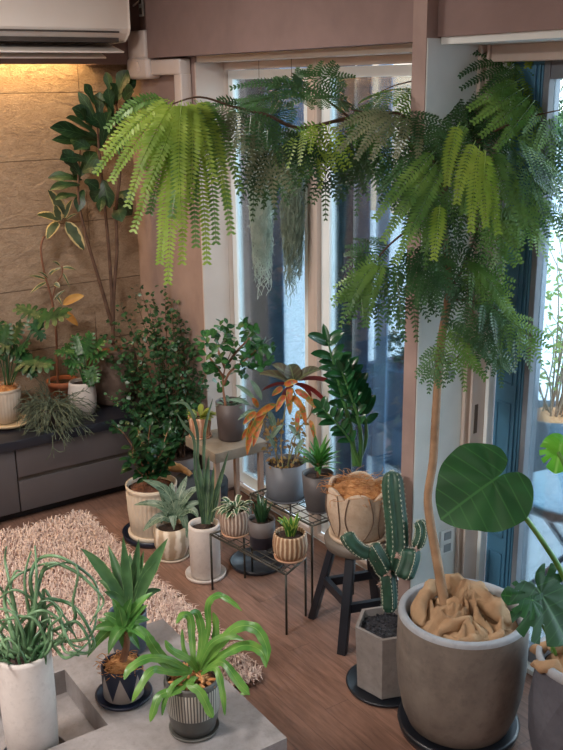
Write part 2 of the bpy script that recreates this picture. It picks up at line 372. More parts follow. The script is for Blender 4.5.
# outdoor planter with shrub
c=on(553,408,2,.33); c.z=-.02
t=thing('outdoor_shrub','sparse yellow green shrub in a slate blue planter on the terrace','potted plant',c)
mSlate=mat('slate_glaze','4D6070','5A6E7E',.5,8)
MB().lathe(c,[(.12,0),(.15,.05),(.18,.3),(.185,.33),(.17,.33),(.165,.3),(.16,.29)],40).build('pot',mSlate,t)
MB().lathe(c+V((0,0,.29)),[(.16,0),(.1,.03),(.02,.035)],30).build('wood_chips',mat('wood_chips','B98558','D9A877',.9,60,bump=1),t)
sb=MB();fb=MB()
for i in range(18):
    e=c+V((ru(-.5,.5),ru(-.3,.5),ru(.6,1.25))); s0=c+V((ru(-.05,.05),ru(-.05,.05),.3)); m_=(s0+e)/2+V((ru(-.1,.1),ru(-.1,.1),.1))
    sb.tube([s0,m_,e],[.006,.004,.002],5,smooth=4)
    for k in range(34):
        tt=ru(.3,1.05); p=s0*(1-tt)**2+m_*2*tt*(1-tt)+e*tt*tt+rdir()*.06; d_=rdir(-.5,.8); fb.blade([p,p+d_*.02,p+d_*.042],.009,ovate,.1,rdir(),3,cols=2)
sb.build('stem',mat('twig','8A7B66','6E6150',.8),t); fb.build('foliage',mOutLeaf,t)
# ================================================================ WALL FITTINGS
# air conditioner
ac=thing('air_conditioner','white wall air conditioner above the stone wall at top left','air conditioner',(-4.2,1.6,2.08))
mAC=mat('ac_plastic','EAE2DA','E2D9D0',.35,4); mACd=mat('ac_dark','3A3430','4A423C',.5)
xf=-3.98; yr=on(128,0,0,xf).y; zb=on(60,31,0,xf).z
q=MB(); prof=[(-4.2,zb-.035),(-4.03,zb-.03),(xf-.012,zb-.004),(xf,zb+.015),(xf+.002,zb+.2),(xf-.02,zb+.25),(-4.2,zb+.26)]
b=len(q.v)
for y in(yr-.85,yr):
    for x,z in prof: q.v.append(V((x,y,z)))
n=len(prof)
for i in range(n): q.face([b+i,b+(i+1)%n,b+n+(i+1)%n,b+n+i])
q.face(list(range(b,b+n))); q.face(list(range(b+n,b+2*n))[::-1]); q.build('body',mAC,ac,smooth=False,bevel=.008)
box('air_outlet',(-4.12,yr-.8,zb-.04),(-4.01,yr-.04,zb-.022),mACd,ac)
r_=Matrix.Rotation(math.radians(14),3,'Y'); q=MB(); q.quadbox((-4.16,yr-.82,zb-.066),(-4.0,yr-.02,zb-.058),rot=r_,c=V((-4.08,yr,zb-.06))); q.build('louver',mAC,ac,smooth=True,bevel=.003)
q=MB(); q.quadbox((-4.18,yr-.82,zb-.1),(-4.08,yr-.07,zb-.092),rot=Matrix.Rotation(math.radians(20),3,'Y'),c=V((-4.1,yr,zb-.09))); q.build('louver',mAC,ac,smooth=True,bevel=.003)
box('grille_slot',(xf-.04,yr-.8,zb-.003),(xf+.0015,yr-.05,zb+.004),mACd,ac)
# duct cover
t=thing('pipe_cover','white angled pipe cover running from the air conditioner to the window frame','duct',(-4.05,2.0,1.9))
mDuct=mat('duct_plastic','CFC6C1','C6BCB7',.45,6)
A=on(128,27,1,2.0);B=on(143,27,1,2.0);zc=on(140,77,1,2.0).z
xl=on(129,60,1,1.99).x; xr=on(146,60,1,1.99).x
MB().quadbox((xl,1.985,zc+.05),(xr,2.05,2.13)).build('vertical_run',mDuct,t,smooth=True,bevel=.01)
q=MB(); q.quadbox((xl-.006,1.975,zc-.01),(xr+.03,2.052,zc+.085)); q.build('elbow',mDuct,t,smooth=True,bevel=.02)
q=MB(); pc=V(((xl+xr)/2+.02,1.975,zc+.04))
for rr in(.03,.02): q.tube([pc+V((0,.003,0)),pc-V((0,.004 if rr>.025 else .006,0))],rr,24)
q.build('cap',mDuct,t,smooth=False,bevel=.002)
MB().quadbox((xr+.03,1.995,zc+.005),(-3.725,2.052,zc+.07)).build('horizontal_run',mDuct,t,smooth=True,bevel=.008)
MB().quadbox((-3.79,2.0,zc-.3),(-3.725,2.053,zc+.01)).build('drop_run',mDuct,t,smooth=True,bevel=.006)
# socket up by AC, outlets on pale side of pillar
def plate(name,label,c,sx,sy,sz,axis,grp,kind):
    t=thing(name,label,'socket' if kind else 'switch',c,grp); m=mat(name+'_plastic','DDE2E2','D5DADA',.35)
    if axis=='x':
        box('cover',(c.x,c.y-sy,c.z-sz),(c.x+.006,c.y+sy,c.z+sz),m,t,bevel=.002)
        for k in(-.5,.5): box('slot' if kind else 'rocker',(c.x+.006,c.y-sy*.5,c.z+k*sz-sz*.3),(c.x+.009,c.y+sy*.5,c.z+k*sz+sz*.3),mat('grey_insert','8B9498','8B9498',.4),t)
    else:
        box('cover',(c.x-sx,c.y-.008,c.z-sz),(c.x+sx,c.y,c.z+sz),m,t,bevel=.002)
        for k in(-.5,.5): box('slot',(c.x-sx*.5,c.y-.011,c.z+k*sz-sz*.3),(c.x+sx*.5,c.y-.008,c.z+k*sz+sz*.3),mat('grey_insert2','6B6460','6B6460',.4),t)
    return t
c=on(450,366,0,-2.123); plate('wall_switch','white wall switch plate on the pale side of the pillar, behind the tree trunk',c,0,.028,.05,'x',None,0)
c=on(446,541,0,-2.123); plate('wall_outlet','white outlet low on the pale side of the pillar just above the big planter',c,0,.03,.045,'x',None,1)
c=on(142,6,1,2.055); plate('wall_outlet','small white outlet high on the wall beside the air conditioner',c,.02,0,.045,'y',None,1)
q=MB(); q.tube([c+V((0,-.015,.02)),c+V((-.04,-.03,.0)),c+V((-.09,-.03,.01)),c+V((-.14,-.05,.03))],.004,6,smooth=5)
tag(q.build('power_cord',mAC),'thin pale cord between the air conditioner and its outlet','cord')
# ================================================================ CABINET
mCab=mat('cabinet_front','4A4547','555052',.5,3); mTop=mat('dark_worktop','1C1E28','24262F',.35,10)
cb=thing('media_cabinet','long low grey cabinet with dark worktop along the stone wall','cabinet',(-4.14,0,0))
box('body',(-4.34,-1.6,.05),(-3.965,2.05,.355),mat('cabinet_body','2A282B','2A282B',.6),cb)
box('worktop',(-4.345,-1.6,.355),(-3.925,2.05,.4),mTop,cb,bevel=.002)
box('toe_kick',(-4.34,-1.6,0),(-4.0,2.05,.05),mat('toe_kick','16161A','1A1A1E',.6),cb)
yj=on(18,480,0,-3.945).y
for y0,y1 in((yj+.003,2.045),(yj-.95,yj-.003)):
    if y1>2:
        for z0,z1 in((.05,.195),(.215,.35)): box('drawer_front',(-3.965,y0,z0),(-3.945,y1,z1),mCab,cb,bevel=.002)
        box('finger_groove',(-3.963,y0,.195),(-3.956,y1,.215),mACd,cb)
    else:
        box('door_panel',(-3.965,y0,.05),(-3.945,y1,.35),mCab,cb,bevel=.002)
box('door_panel',(-3.965,-1.6,.05),(-3.945,yj-.957,.35),mCab,cb,bevel=.002)
# ================================================================ RUG
mRug=NT('shag_wool'); _c=mRug.mix(mRug.ramp(mRug.noise(30,3),.3,.7),lin('A88A82'),lin('D8C2B8')); _uv=mRug.n('ShaderNodeTexCoord').outputs['UV']; _s=mRug.n('ShaderNodeSeparateXYZ'); mRug.l(_uv,_s.inputs[0])
_c=mRug.mix(_s.outputs[0],_c,lin('F0DDD2')); mRug=mRug.fin(mRug.pr(_c,.9,0,.1))
rx0,rx1,ry0,ry1=-3.82,-2.32,.15,1.44
t=thing('shag_rug','pinkish beige long-pile shag rug on the wood floor beside the table','rug',((rx0+rx1)/2,(ry0+ry1)/2,0))
box('backing',(rx0,ry0,.001),(-2.4,ry1,.012),mat('rug_backing','8E7066','9E8076',.95),t)
q=MB()
for i in range(24000):
    x=ru(rx0-.01,rx1+.02);y=ry1+.01-(ry1-ry0)*rnd.random()**1.3
    if x>-2.42 and .1<y<1.16: continue
    a=ru(0,6.283); L=ru(.02,.045); w=.0022; e=V((math.cos(a),math.sin(a),0)); sdv=V((-e.y,e.x,0))*w; b=len(q.v); p=V((x,y,.01)); z=ru(.018,.036); u=rnd.random()
    q.v+=[p-sdv,p+sdv,p+e*L*.45+sdv+V((0,0,z)),p+e*L*.45-sdv+V((0,0,z)),p+e*L+V((0,0,z*ru(.5,1)))]
    q.face([b,b+1,b+2,b+3],[(u,0)]*4); q.face([b+3,b+2,b+4],[(u,1)]*3)
o=q.build('pile',mRug,t,smooth=False); o['kind']='stuff'
# ================================================================ COFFEE TABLE
def concrete(name,c1,c2,c3,rough=.7,sc=6):
    t=NT(name); a=t.noise(sc,6,None,.65,.4); b=t.noise(sc*6,4,None,.7); col=t.mix(t.ramp(a,.32,.68),lin(c1),lin(c2)); col=t.mix(t.math('MULTIPLY',t.ramp(b,.5,.75),.45),col,lin(c3))
    return t.fin(t.pr(col,rough,0,.35,t.bump(b,.15,.003)))
mTab=concrete('stone_laminate','7C7674','979190','6A6462',.4,9)
TX0,TX1,TY0,TY1,TZ=-2.39,-1.70,-.1,1.14,.3
hx0,hx1,hy0,hy1=-2.31,-2.01,.36,.785
ct=thing('coffee_table','grey concrete-look coffee table with a square sunken tray at lower left','table',((TX0+TX1)/2,(TY0+TY1)/2,0))
q=MB()
X=[TX0,hx0,hx1,TX1];Y=[TY0,hy0,hy1,TY1]
for i in range(3):
    for j in range(3):
        if i==1 and j==1: continue
        b=len(q.v)
        q.v+=[V((X[i],Y[j],TZ)),V((X[i+1],Y[j],TZ)),V((X[i+1],Y[j+1],TZ)),V((X[i],Y[j+1],TZ))]; q.face([b,b+1,b+2,b+3])
for (a,b2) in(((TX0,TY0),(TX1,TY0)),((TX1,TY0),(TX1,TY1)),((TX1,TY1),(TX0,TY1)),((TX0,TY1),(TX0,TY0))):
    b=len(q.v); q.v+=[V((*a,.04)),V((*b2,.04)),V((*b2,TZ)),V((*a,TZ))]; q.face([b,b+1,b+2,b+3])
b=len(q.v); q.v+=[V((TX0,TY0,.04)),V((TX0,TY1,.04)),V((TX1,TY1,.04)),V((TX1,TY0,.04))]; q.face([b,b+1,b+2,b+3])
q.build('top',mTab,ct,smooth=False)
q=MB(); zt=TZ-.075
for (a,b2) in(((hx0,hy0),(hx1,hy0)),((hx1,hy0),(hx1,hy1)),((hx1,hy1),(hx0,hy1)),((hx0,hy1),(hx0,hy0))):
    b=len(q.v); q.v+=[V((*b2,zt)),V((*a,zt)),V((*a,TZ)),V((*b2,TZ))]; q.face([b,b+1,b+2,b+3])
b=len(q.v); q.v+=[V((hx0,hy0,zt)),V((hx1,hy0,zt)),V((hx1,hy1,zt)),V((hx0,hy1,zt))]; q.face([b,b+1,b+2,b+3]); q.build('sunken_tray',mTab,ct,smooth=False)
box('plinth',(TX0+.05,TY0+.05,0),(TX1-.05,TY1-.05,.04),mTop,ct)
# ================================================================ POTS
mSoil=mat('soil','2A1F1A','443228',.95,60,bump=1,bscale=120,bd=.01)
mBark=mat('bark_mulch','5A3728','8A5A40',.9,70,bump=1,bscale=120,bd=.01)
mGravel=mat('black_gravel','15151A','33333A',.6,90,bump=1,bscale=140,bd=.01)
mCoir=mat('coir','9A6238','D09A64',.95,50)
mBlackS=mat('black_saucer','15181F','1C2028',.3,8)
mStem=mat('brown_stem','6E4A36','8A6248',.8,30,bump=.3)
def saucer(t,c,r,m,h=.018):
    MB().lathe(c,[(r*.86,0),(r*.97,.002),(r,h),(r*.975,h),(r*.93,.006),(.001,.006)],48).build('saucer',m,t)
def pot(t,c,prof,m,wall=.007,soil=mSoil,sd=.02,fn=None,n=72,sc=None,name='pot',mi=None,a0=0,smooth=True,bevel=0):
    """prof outer (r,z) ascending from base"""
    c=V(c); r1,h=prof[-1]; pr=list(prof)+[(r1-wall,h),(r1-wall-.001,h-sd),(r1-wall-.002,h-sd-.01)]
    if mi: mi=list(mi)+[mi[-1]]*(len(pr)-len(mi))
    ms=m if isinstance(m,list) else [m]
    MB().lathe(c,pr,n,fn,a0=a0,mi=mi).build(name,ms,t,smooth=smooth,bevel=bevel)
    if soil:
        q=MB(); R=r1-wall-.001
        q.lathe(c+V((0,0,h-sd-.004)),[(R,0),(R*.7,.004),(R*.35,.003),(.002,.005)],n if n<12 else 32,a0=a0); q.build('soil',soil,t)
def flute(nf,amp,zr=None):
    def g(th,z,j): return 1-amp*abs(math.sin(th*nf/2))**.5*0+amp*(abs(math.cos(th*nf/2))-.6) if (zr is None or zr[0]<z<zr[1]) else 1
    return g
def coir(t,c,r,n=140,h=.02,m=mCoir):
    q=MB(); q.lathe(V(c)+V((0,0,-.012)),[(r,0),(r*.8,h*.5),(r*.4,h*.8),(.002,h*.9)],28)
    for i in range(n):
        a=ru(0,6.28);rr=r*math.sqrt(rnd.random()); p=V(c)+V((rr*math.cos(a),rr*math.sin(a),ru(-.01,h*.4)));d1=rdir(-.1,.6)*r*.4;d2=rdir(-.3,.3)*r*.4
        q.tube([p,p+d1,p+d1+d2],[.0012,.0011,.0008],3,smooth=3,caps=False)
    q.build('coir_mulch',m,t)
mG=leafm('deep_green_leaf','1E4A22','2E6A30',.3,vein='5E8E50',vw=.03,trans=.15)
mG2=leafm('mid_green_leaf','2F6A2A','4E8E3C',.35,vein='86B46A',vw=.03,trans=.2)
mBright=leafm('bright_green_leaf','4F9A2E','86C044',.35,vein='A8D070',vw=.03,trans=.35)
# ---------- big planter with silk-leaf tree
c0=V((-1.764,1.816,0)); HS=1.045; RS=.965; mPl=concrete('weathered_concrete','5F5650','7E746B','4C4541',.75,5); mPlr=concrete('pale_concrete_rim','8B8E94','9FA3A8','777A80',.6,8)
t=thing('feathery_tree','tall feathery-leaved tree with a curved trunk in the biggest grey concrete planter','potted tree',c0); TREE=t
MB().lathe(c0,[(.155,0),(.178,.002),(.185,.03),(.175,.032),(.14,.03)],64).build('saucer',mBlackS,t)
c1=c0+V((0,0,.031))
pr=[(a*RS,b*HS) for a,b in [(.150,0),(.160,.006),(.178,.05),(.193,.12),(.2,.2),(.2,.27),(.198,.345),(.196,.355)]]
MB().lathe(c1,pr,96,close='b').build('pot',mPl,t)
MB().lathe(c1,[(a*RS,b*HS) for a,b in [(.198,.347),(.197,.357),(.192,.36),(.178,.36),(.174,.356),(.172,.30),(.171,.29)]],96,close=False).build('rim',mPlr,t)
MB().lathe(c1+V((0,0,.3)),[(.165,0),(.1,.006),(.002,.01)],40).build('soil',mSoil,t)
def burlapm():
    t=NT('burlap'); o=t.obj(); w1=t.n('ShaderNodeTexWave'); w1.inputs['Scale'].default_value=160; t.l(o,w1.inputs[0]); w2=t.n('ShaderNodeTexWave',bands_direction='Z'); w2.inputs['Scale'].default_value=160; t.l(o,w2.inputs[0])
    h=t.math('ADD',t.math('MULTIPLY',t.math('ADD',w1.outputs['Fac'],w2.outputs['Fac']),.4),t.math('MULTIPLY',t.noise(26,4,None,.6,1.5),3.)); return t.fin(t.pr(t.mix(t.ramp(t.noise(14,5),.3,.7),lin('9A7A5E'),lin('C0A07E')),.95,0,.1,t.bump(h,.5,.006)))
mBur=burlapm()
def burlap(t,cc,R,h,folds,seed):
    """crumpled cloth sheet draped round a trunk plus thick rolled folds"""
    q=MB(); n=96; rings=26; b=0
    for j in range(rings+1):
        for k in range(n):
            th=6.2832*k/n; r=R*j/rings; x=r*math.cos(th);y=r*math.sin(th); u=j/rings
            f=noise.noise(V((x*16+seed,y*16,seed))); g=noise.noise(V((x*34,y*34+seed,3)))
            ridge=1-abs(math.sin(th*3+6.5*u+f*3.2)); r2=1-abs(math.sin(th*7-4*u+g*2)); z=h*(.25+.75*ridge**1.3)*(1-u**6)*(.75+.6*f)+.012*r2*(1-u**4)+.006*g-.02*u
            q.v.append(V(cc)+V((x,y,z)))
    for j in range(rings):
        for k in range(n):
            k2=(k+1)%n; q.face([j*n+k,(j+1)*n+k,(j+1)*n+k2,j*n+k2])
    for pts,r in folds:
        b=len(q.v); q.tube([V(cc)+V(p) for p in pts],[r*.6]+[r]*(len(pts)-2)+[r*.5],14,smooth=8)
        for i in range(b,len(q.v)): q.v[i]=q.v[i]+V((0,0,.012*abs(noise.noise(q.v[i]*38))-.006))+V((.022*noise.noise(q.v[i]*20),.022*noise.noise(q.v[i]*20+V((5,5,5))),.016*noise.noise(q.v[i]*26+V((9,1,5)))))
    return q.build('burlap_cloth',mBur,t)
def rp(cc,px,py,z):
    p=on(px,py,2,cc.z+z); return p-cc
cb_=c1+V((0,0,.348))
burlap(t,cb_,.16,.085,[
 ([rp(cb_,428,628,-.01),rp(cb_,418,606,.03),rp(cb_,430,588,.045),rp(cb_,444,586,.03)],.024),
 ([rp(cb_,446,598,.02),rp(cb_,455,585,.05),rp(cb_,475,594,.055),rp(cb_,500,612,.03),rp(cb_,508,622,.0)],.034),
 ([rp(cb_,437,636,.0),rp(cb_,452,622,.03),rp(cb_,474,624,.03),rp(cb_,480,636,.01),rp(cb_,462,644,.0),rp(cb_,444,640,-.005)],.02),
 ([rp(cb_,484,640,.0),rp(cb_,496,634,.01),rp(cb_,504,630,.0)],.017)],2.3)
w0=dep((-1.79,1.82,.4))
mTrunk=mat('tan_bark','75583F','A08062',.75,14,bump=.5,bscale=60)
def T_(px,py,dw=0): return atd(px,py,w0+dw)
q=MB()
tr=[(449,622,0),(444,600,0),(437,560,0),(430,520,0),(428,495,0),(433,462,.0),(435,430,0),(437,395,0),(439,365,.0),(442,335,0),(448,300,0),(448,270,0),(445,235,0),(444,205,0),(447,170,0),(452,140,0)]
q.tube([T_(*p) for p in tr],[.017,.0155,.0145,.0135,.0125,.013,.013,.0125,.0125,.0125,.0125,.011,.011,.01,.009,.008],12,smooth=5)
q.build('trunk',mTrunk,t)
mTwig=mat('dark_twig','4A3628','5E4534',.8,20)
q=MB()
brs=[([(444,205,0),(430,150,.0),(400,115,-.03),(350,118,-.08),(300,128,-.14),(267,115,-.2),(234,107,-.26),(200,97,-.3),(172,104,-.33)],.008),
 ([(452,140,0),(470,110,.0),(500,75,0),(530,50,0),(555,38,0)],.007),
 ([(452,140,0),(440,105,.05),(430,81,.1),(400,84,.12),(380,92,.12)],.005),
 ([(500,75,0),(478,80,.02),(430,81,.05)],.004),
 ([(447,170,0),(480,140,-.05),(520,120,-.08),(560,110,-.1)],.006),
 ([(448,292,0),(462,270,.0),(474,240,0),(482,215,0),(500,200,-.03)],.006),
 ([(445,238,0),(425,222,-.02),(395,240,-.05),(375,262,-.08),(360,285,-.1)],.005),
 ([(446,300,0),(465,300,-.03),(490,305,-.06),(505,320,-.06)],.004),
 ([(440,352,0),(449,364,-.01),(462,352,-.02),(470,340,-.03)],.004),
 ([(447,172,0),(420,150,-.08),(385,118,-.15),(350,110,-.2)],.005),
 ([(350,118,-.08),(310,90,-.05),(275,88,-.03)],.004)]
for pts,r in brs:
    q.tube([T_(*p) for p in pts],[r*(1-.75*i/(len(pts)-1)) for i in range(len(pts))],7,smooth=5)
q.build('branches',mTwig,t)
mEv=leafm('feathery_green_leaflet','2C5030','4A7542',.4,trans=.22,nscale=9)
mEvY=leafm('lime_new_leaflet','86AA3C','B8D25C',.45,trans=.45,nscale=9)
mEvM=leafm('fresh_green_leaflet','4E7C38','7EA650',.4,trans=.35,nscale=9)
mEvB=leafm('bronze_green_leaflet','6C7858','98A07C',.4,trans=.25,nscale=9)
def pinna(mb,p0,d,L,N,ll,bend,m):
    """feathery pinna: curved rachis with paired leaflets"""
    d=V(d).normalized(); P1=p0+d*L*.5; P2=p0+d*L*.95+V((0,0,-1))*L*bend*.45; n=max(7,int(L/.0095)); h=V(N)
    pts=[]
    for i in range(n+1):
        t_=i/n; p=p0*(1-t_)**2+P1*2*t_*(1-t_)+P2*t_*t_; T=((P1-p0)*(1-t_)+(P2-P1)*t_).normalized(); pts.append(p)
        if i<1: continue
        Nn=(h-T*h.dot(T)); Nn=Nn.normalized() if Nn.length>.1 else T.orthogonal().normalized(); sd=T.cross(Nn)
        s=ll*(.55+.45*math.sin(math.pi*min(1,t_*1.15+.12)))*(1 if i<n else .7)
        for g in(-1,1):
            dd=(sd*g+T*.45+Nn*.12+V((0,0,-.12))).normalized(); w=T*.0036; b=len(mb.v); tip=p+dd*s
            mb.v+=[p-w*.4,p+dd*s*.45-w,tip,p+dd*s*.5+w*1.15,p+w*.6]
            mb.face([b,b+1,b+3,b+4],[(.3,0),(.2,.5),(.8,.5),(.6,0)],m); mb.face([b+1,b+2,b+3],[(.2,.5),(.5,1),(.8,.5)],m)
    mb.tube(pts[::2] if len(pts)%2 else pts[::2]+[pts[-1]],.0011,3,m=m,caps=False)
def evleaf(mb,p0,d,L,m,pl=.14,ll=.021,npair=5,drop=.35,N=None):
    """bipinnate leaf: rachis with pairs of pinnae"""
    d=V(d).normalized(); N=V(N) if N is not None else (VIEW*.6+V((0,0,.7))+rdir()*.4).normalized()
    P1=p0+d*L*.5+V((0,0,L*.05)); P2=p0+d*L+V((0,0,-1))*L*drop*.3; pts=[]
    for i in range(npair+1):
        t_=.12+.88*i/npair if i else .12; p=p0*(1-t_)**2+P1*2*t_*(1-t_)+P2*t_*t_; T=((P1-p0)*(1-t_)+(P2-P1)*t_).normalized()
        Nn=(N-T*N.dot(T)).normalized(); sd=T.cross(Nn); s=pl*(.55+.45*math.sin(math.pi*(.2+.7*t_)))*ru(.85,1.1)
        for g in(-1,1):
            dd=(sd*g*.8+T*(.45+.5*t_)+V((0,0,-drop*.35))+rdir()*.12); pinna(mb,p,dd,s,Nn+rdir()*.25,ll*ru(.9,1.1),drop,m)
        pts.append(p)
    pinna(mb,P2,T+V((0,0,-drop)),pl*.9,Nn,ll,drop,m)
    mb.tube([p0]+pts,.0014,4,m=m,caps=False)
ev=MB()
# (px,py,dw, direction in picture (dx,dy), toward viewer, length, pinna length, material, drop)
L_=[# left lime flush

# bronze cluster 2
(236,108,-.26,-.7,.6,.2,.07,.12,3,.6),(238,108,-.26,.2,1,.3,.08,.13,3,.7),(240,108,-.26,.9,.5,.2,.1,.13,0,.6),(236,110,-.26,-.3,1,.2,.08,.12,3,.7),
# cluster 3
(262,135,-.2,-1,.5,.2,.1,.13,0,.6),(262,138,-.2,-.2,1,.2,.08,.14,0,.8),(266,138,-.2,.5,.9,.2,.09,.14,0,.7),(270,130,-.2,1,.4,.1,.1,.14,0,.5),(262,136,-.2,.1,1,.4,.08,.13,3,.8),
# top fern
(290,92,-.1,1,-.15,.1,.12,.12,0,.15),(285,98,-.1,-1,.1,.1,.12,.12,0,.3),(300,100,-.1,.9,.1,.2,.12,.1,0,.25),(310,98,-.08,-.5,-.35,0,.1,.1,0,.2),(300,108,-.1,-.9,.3,.1,.12,.12,0,.35),
# yellow green centre
(320,122,-.16,-.6,.7,.4,.08,.13,2,.6),(330,122,-.16,-.1,.8,.4,.08,.12,1,.6),(318,125,-.18,-1,.8,.5,.1,.12,1,.6),(345,118,-.15,.6,.4,.4,.08,.12,2,.4),(350,115,-.14,1,.1,.3,.1,.11,2,.35),
# dark droops
(310,140,-.1,-.4,1,.2,.08,.14,0,.8),(325,145,-.08,.2,1,.2,.08,.14,0,.8),(300,135,-.1,-.6,.9,.1,.08,.14,0,.8),(345,140,-.05,.3,1,.1,.07,.12,0,.8),
# green near pillar
(410,90,-.02,-1,.15,.2,.1,.1,2,.4),(415,92,-.02,-.3,.5,.2,.06,.09,2,.5),(405,88,-.02,.7,.1,.2,.08,.1,2,.4),
# bronze big pinnae
(392,110,-.18,-1,.3,.4,.06,.14,0,.5),(405,112,-.2,.8,.6,.4,.08,.14,0,.6),
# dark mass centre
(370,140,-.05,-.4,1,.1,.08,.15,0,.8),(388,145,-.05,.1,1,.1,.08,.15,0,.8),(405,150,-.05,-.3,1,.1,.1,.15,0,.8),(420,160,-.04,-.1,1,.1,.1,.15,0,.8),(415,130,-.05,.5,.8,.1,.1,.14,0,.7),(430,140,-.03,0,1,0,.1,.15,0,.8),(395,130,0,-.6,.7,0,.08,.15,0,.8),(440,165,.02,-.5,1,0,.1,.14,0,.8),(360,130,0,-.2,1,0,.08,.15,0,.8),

# upper right
(480,80,.03,-1,-.2,.1,.14,.13,0,.2),(490,72,.03,-.7,-.1,.1,.1,.12,0,.3),(475,85,0,-.9,.5,.3,.1,.14,0,.5),(485,85,0,-.2,1,.3,.1,.14,0,.6),(460,95,-.02,-.8,.5,.2,.1,.14,0,.5),(455,98,-.02,.3,.8,.2,.1,.14,0,.6),
(535,50,0,.5,-.3,.2,.1,.09,1,.3),(545,42,0,.4,.2,.3,.08,.08,1,.4),(550,55,0,-.3,.6,.3,.08,.1,1,.5),(520,58,0,-.6,.6,.3,.1,.13,2,.45),(530,70,-.02,-.8,.9,.3,.14,.15,2,.4),(540,85,-.05,-.9,.7,.3,.14,.15,2,.4),(545,95,-.05,.3,1,.2,.1,.14,2,.7),(525,95,-.05,0,1,.3,.1,.14,2,.7),(560,100,-.05,-.2,1,.2,.1,.14,0,.7),(550,120,-.05,.3,1,.2,.1,.14,0,.7),(510,75,0,-.5,.4,.2,.1,.12,0,.4),(500,62,.03,-.6,-.2,.1,.1,.1,0,.3),(558,70,-.05,.2,1,.2,.1,.12,0,.6),(556,150,-.05,0,1,.2,.08,.12,0,.7),
# lime centre right
(462,125,-.1,-.6,.8,.4,.1,.13,0,.6),(470,140,-.1,.1,1,.3,.1,.14,0,.8),(505,140,-.12,.6,.9,.3,.14,.15,0,.6),(515,135,-.12,.9,.8,.3,.14,.15,2,.6),(462,150,-.15,-.5,1,.4,.1,.14,2,.8),(500,170,-.15,.3,1,.3,.12,.14,2,.8),(450,130,-.1,-.9,.6,.3,.1,.14,0,.6),(470,160,-.1,.1,1,.2,.1,.14,0,.8),(520,165,-.1,.3,1,.2,.12,.14,2,.8),(478,120,-.05,.5,.5,.2,.12,.14,0,.5),
(505,205,-.1,.8,.6,.2,.12,.12,2,.6),(500,205,-.1,.2,1,.2,.12,.13,2,.8),(520,200,-.1,1,.3,.2,.12,.1,2,.5),(430,180,-.15,.2,1,.3,.1,.14,2,.8),(440,190,-.1,0,1,.2,.1,.13,0,.8),(470,190,-.05,.2,1,.1,.1,.14,0,.8),
# lower left cluster
(385,255,-.08,-.9,.5,.3,.12,.12,2,.6),(380,262,-.08,-.3,1,.3,.1,.12,0,.7),(395,250,-.06,.2,1,.3,.12,.13,0,.7),(405,248,-.05,.6,.8,.3,.12,.12,0,.6),(375,268,-.1,-1,.8,.3,.08,.11,2,.6),(390,245,-.05,-.8,0,.2,.08,.11,0,.5),(415,255,-.04,.3,.9,.3,.1,.13,0,.6),(430,235,-.04,-.3,1,.2,.1,.12,0,.6),(425,240,-.04,.6,1,.3,.1,.12,0,.6),
# lower right
(465,255,-.02,.8,.5,.3,.12,.13,2,.5),(468,262,-.03,.9,1,.3,.14,.13,2,.6),(460,275,-.02,.4,1,.3,.12,.12,0,.6),(480,300,-.06,.8,.7,.3,.14,.12,0,.5),(490,305,-.06,.5,1,.3,.14,.12,0,.6),(470,300,-.04,.2,1,.3,.1,.12,0,.7),(500,315,-.06,1,.5,.3,.1,.11,2,.5),(468,342,-.03,.9,.3,.2,.1,.1,0,.4),(445,320,-.03,.4,.8,.3,.1,.12,2,.6),(440,345,-.02,-.3,1,.2,.06,.09,0,.8),(455,240,-.02,.1,.9,.2,.1,.12,0,.6)]
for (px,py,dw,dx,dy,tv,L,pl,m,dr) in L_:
    d_=(R2*dx-U2*dy+VIEW*tv).normalized(); d_=(d_+rdir()*.3).normalized(); evleaf(ev,T_(px,py,dw),d_,L*1.0,m,pl*ru(.7,1.0)*(.82 if py<175 and m in(0,3) else 1),.02,4 if L>.11 else 3,dr*ru(.5,1.1))
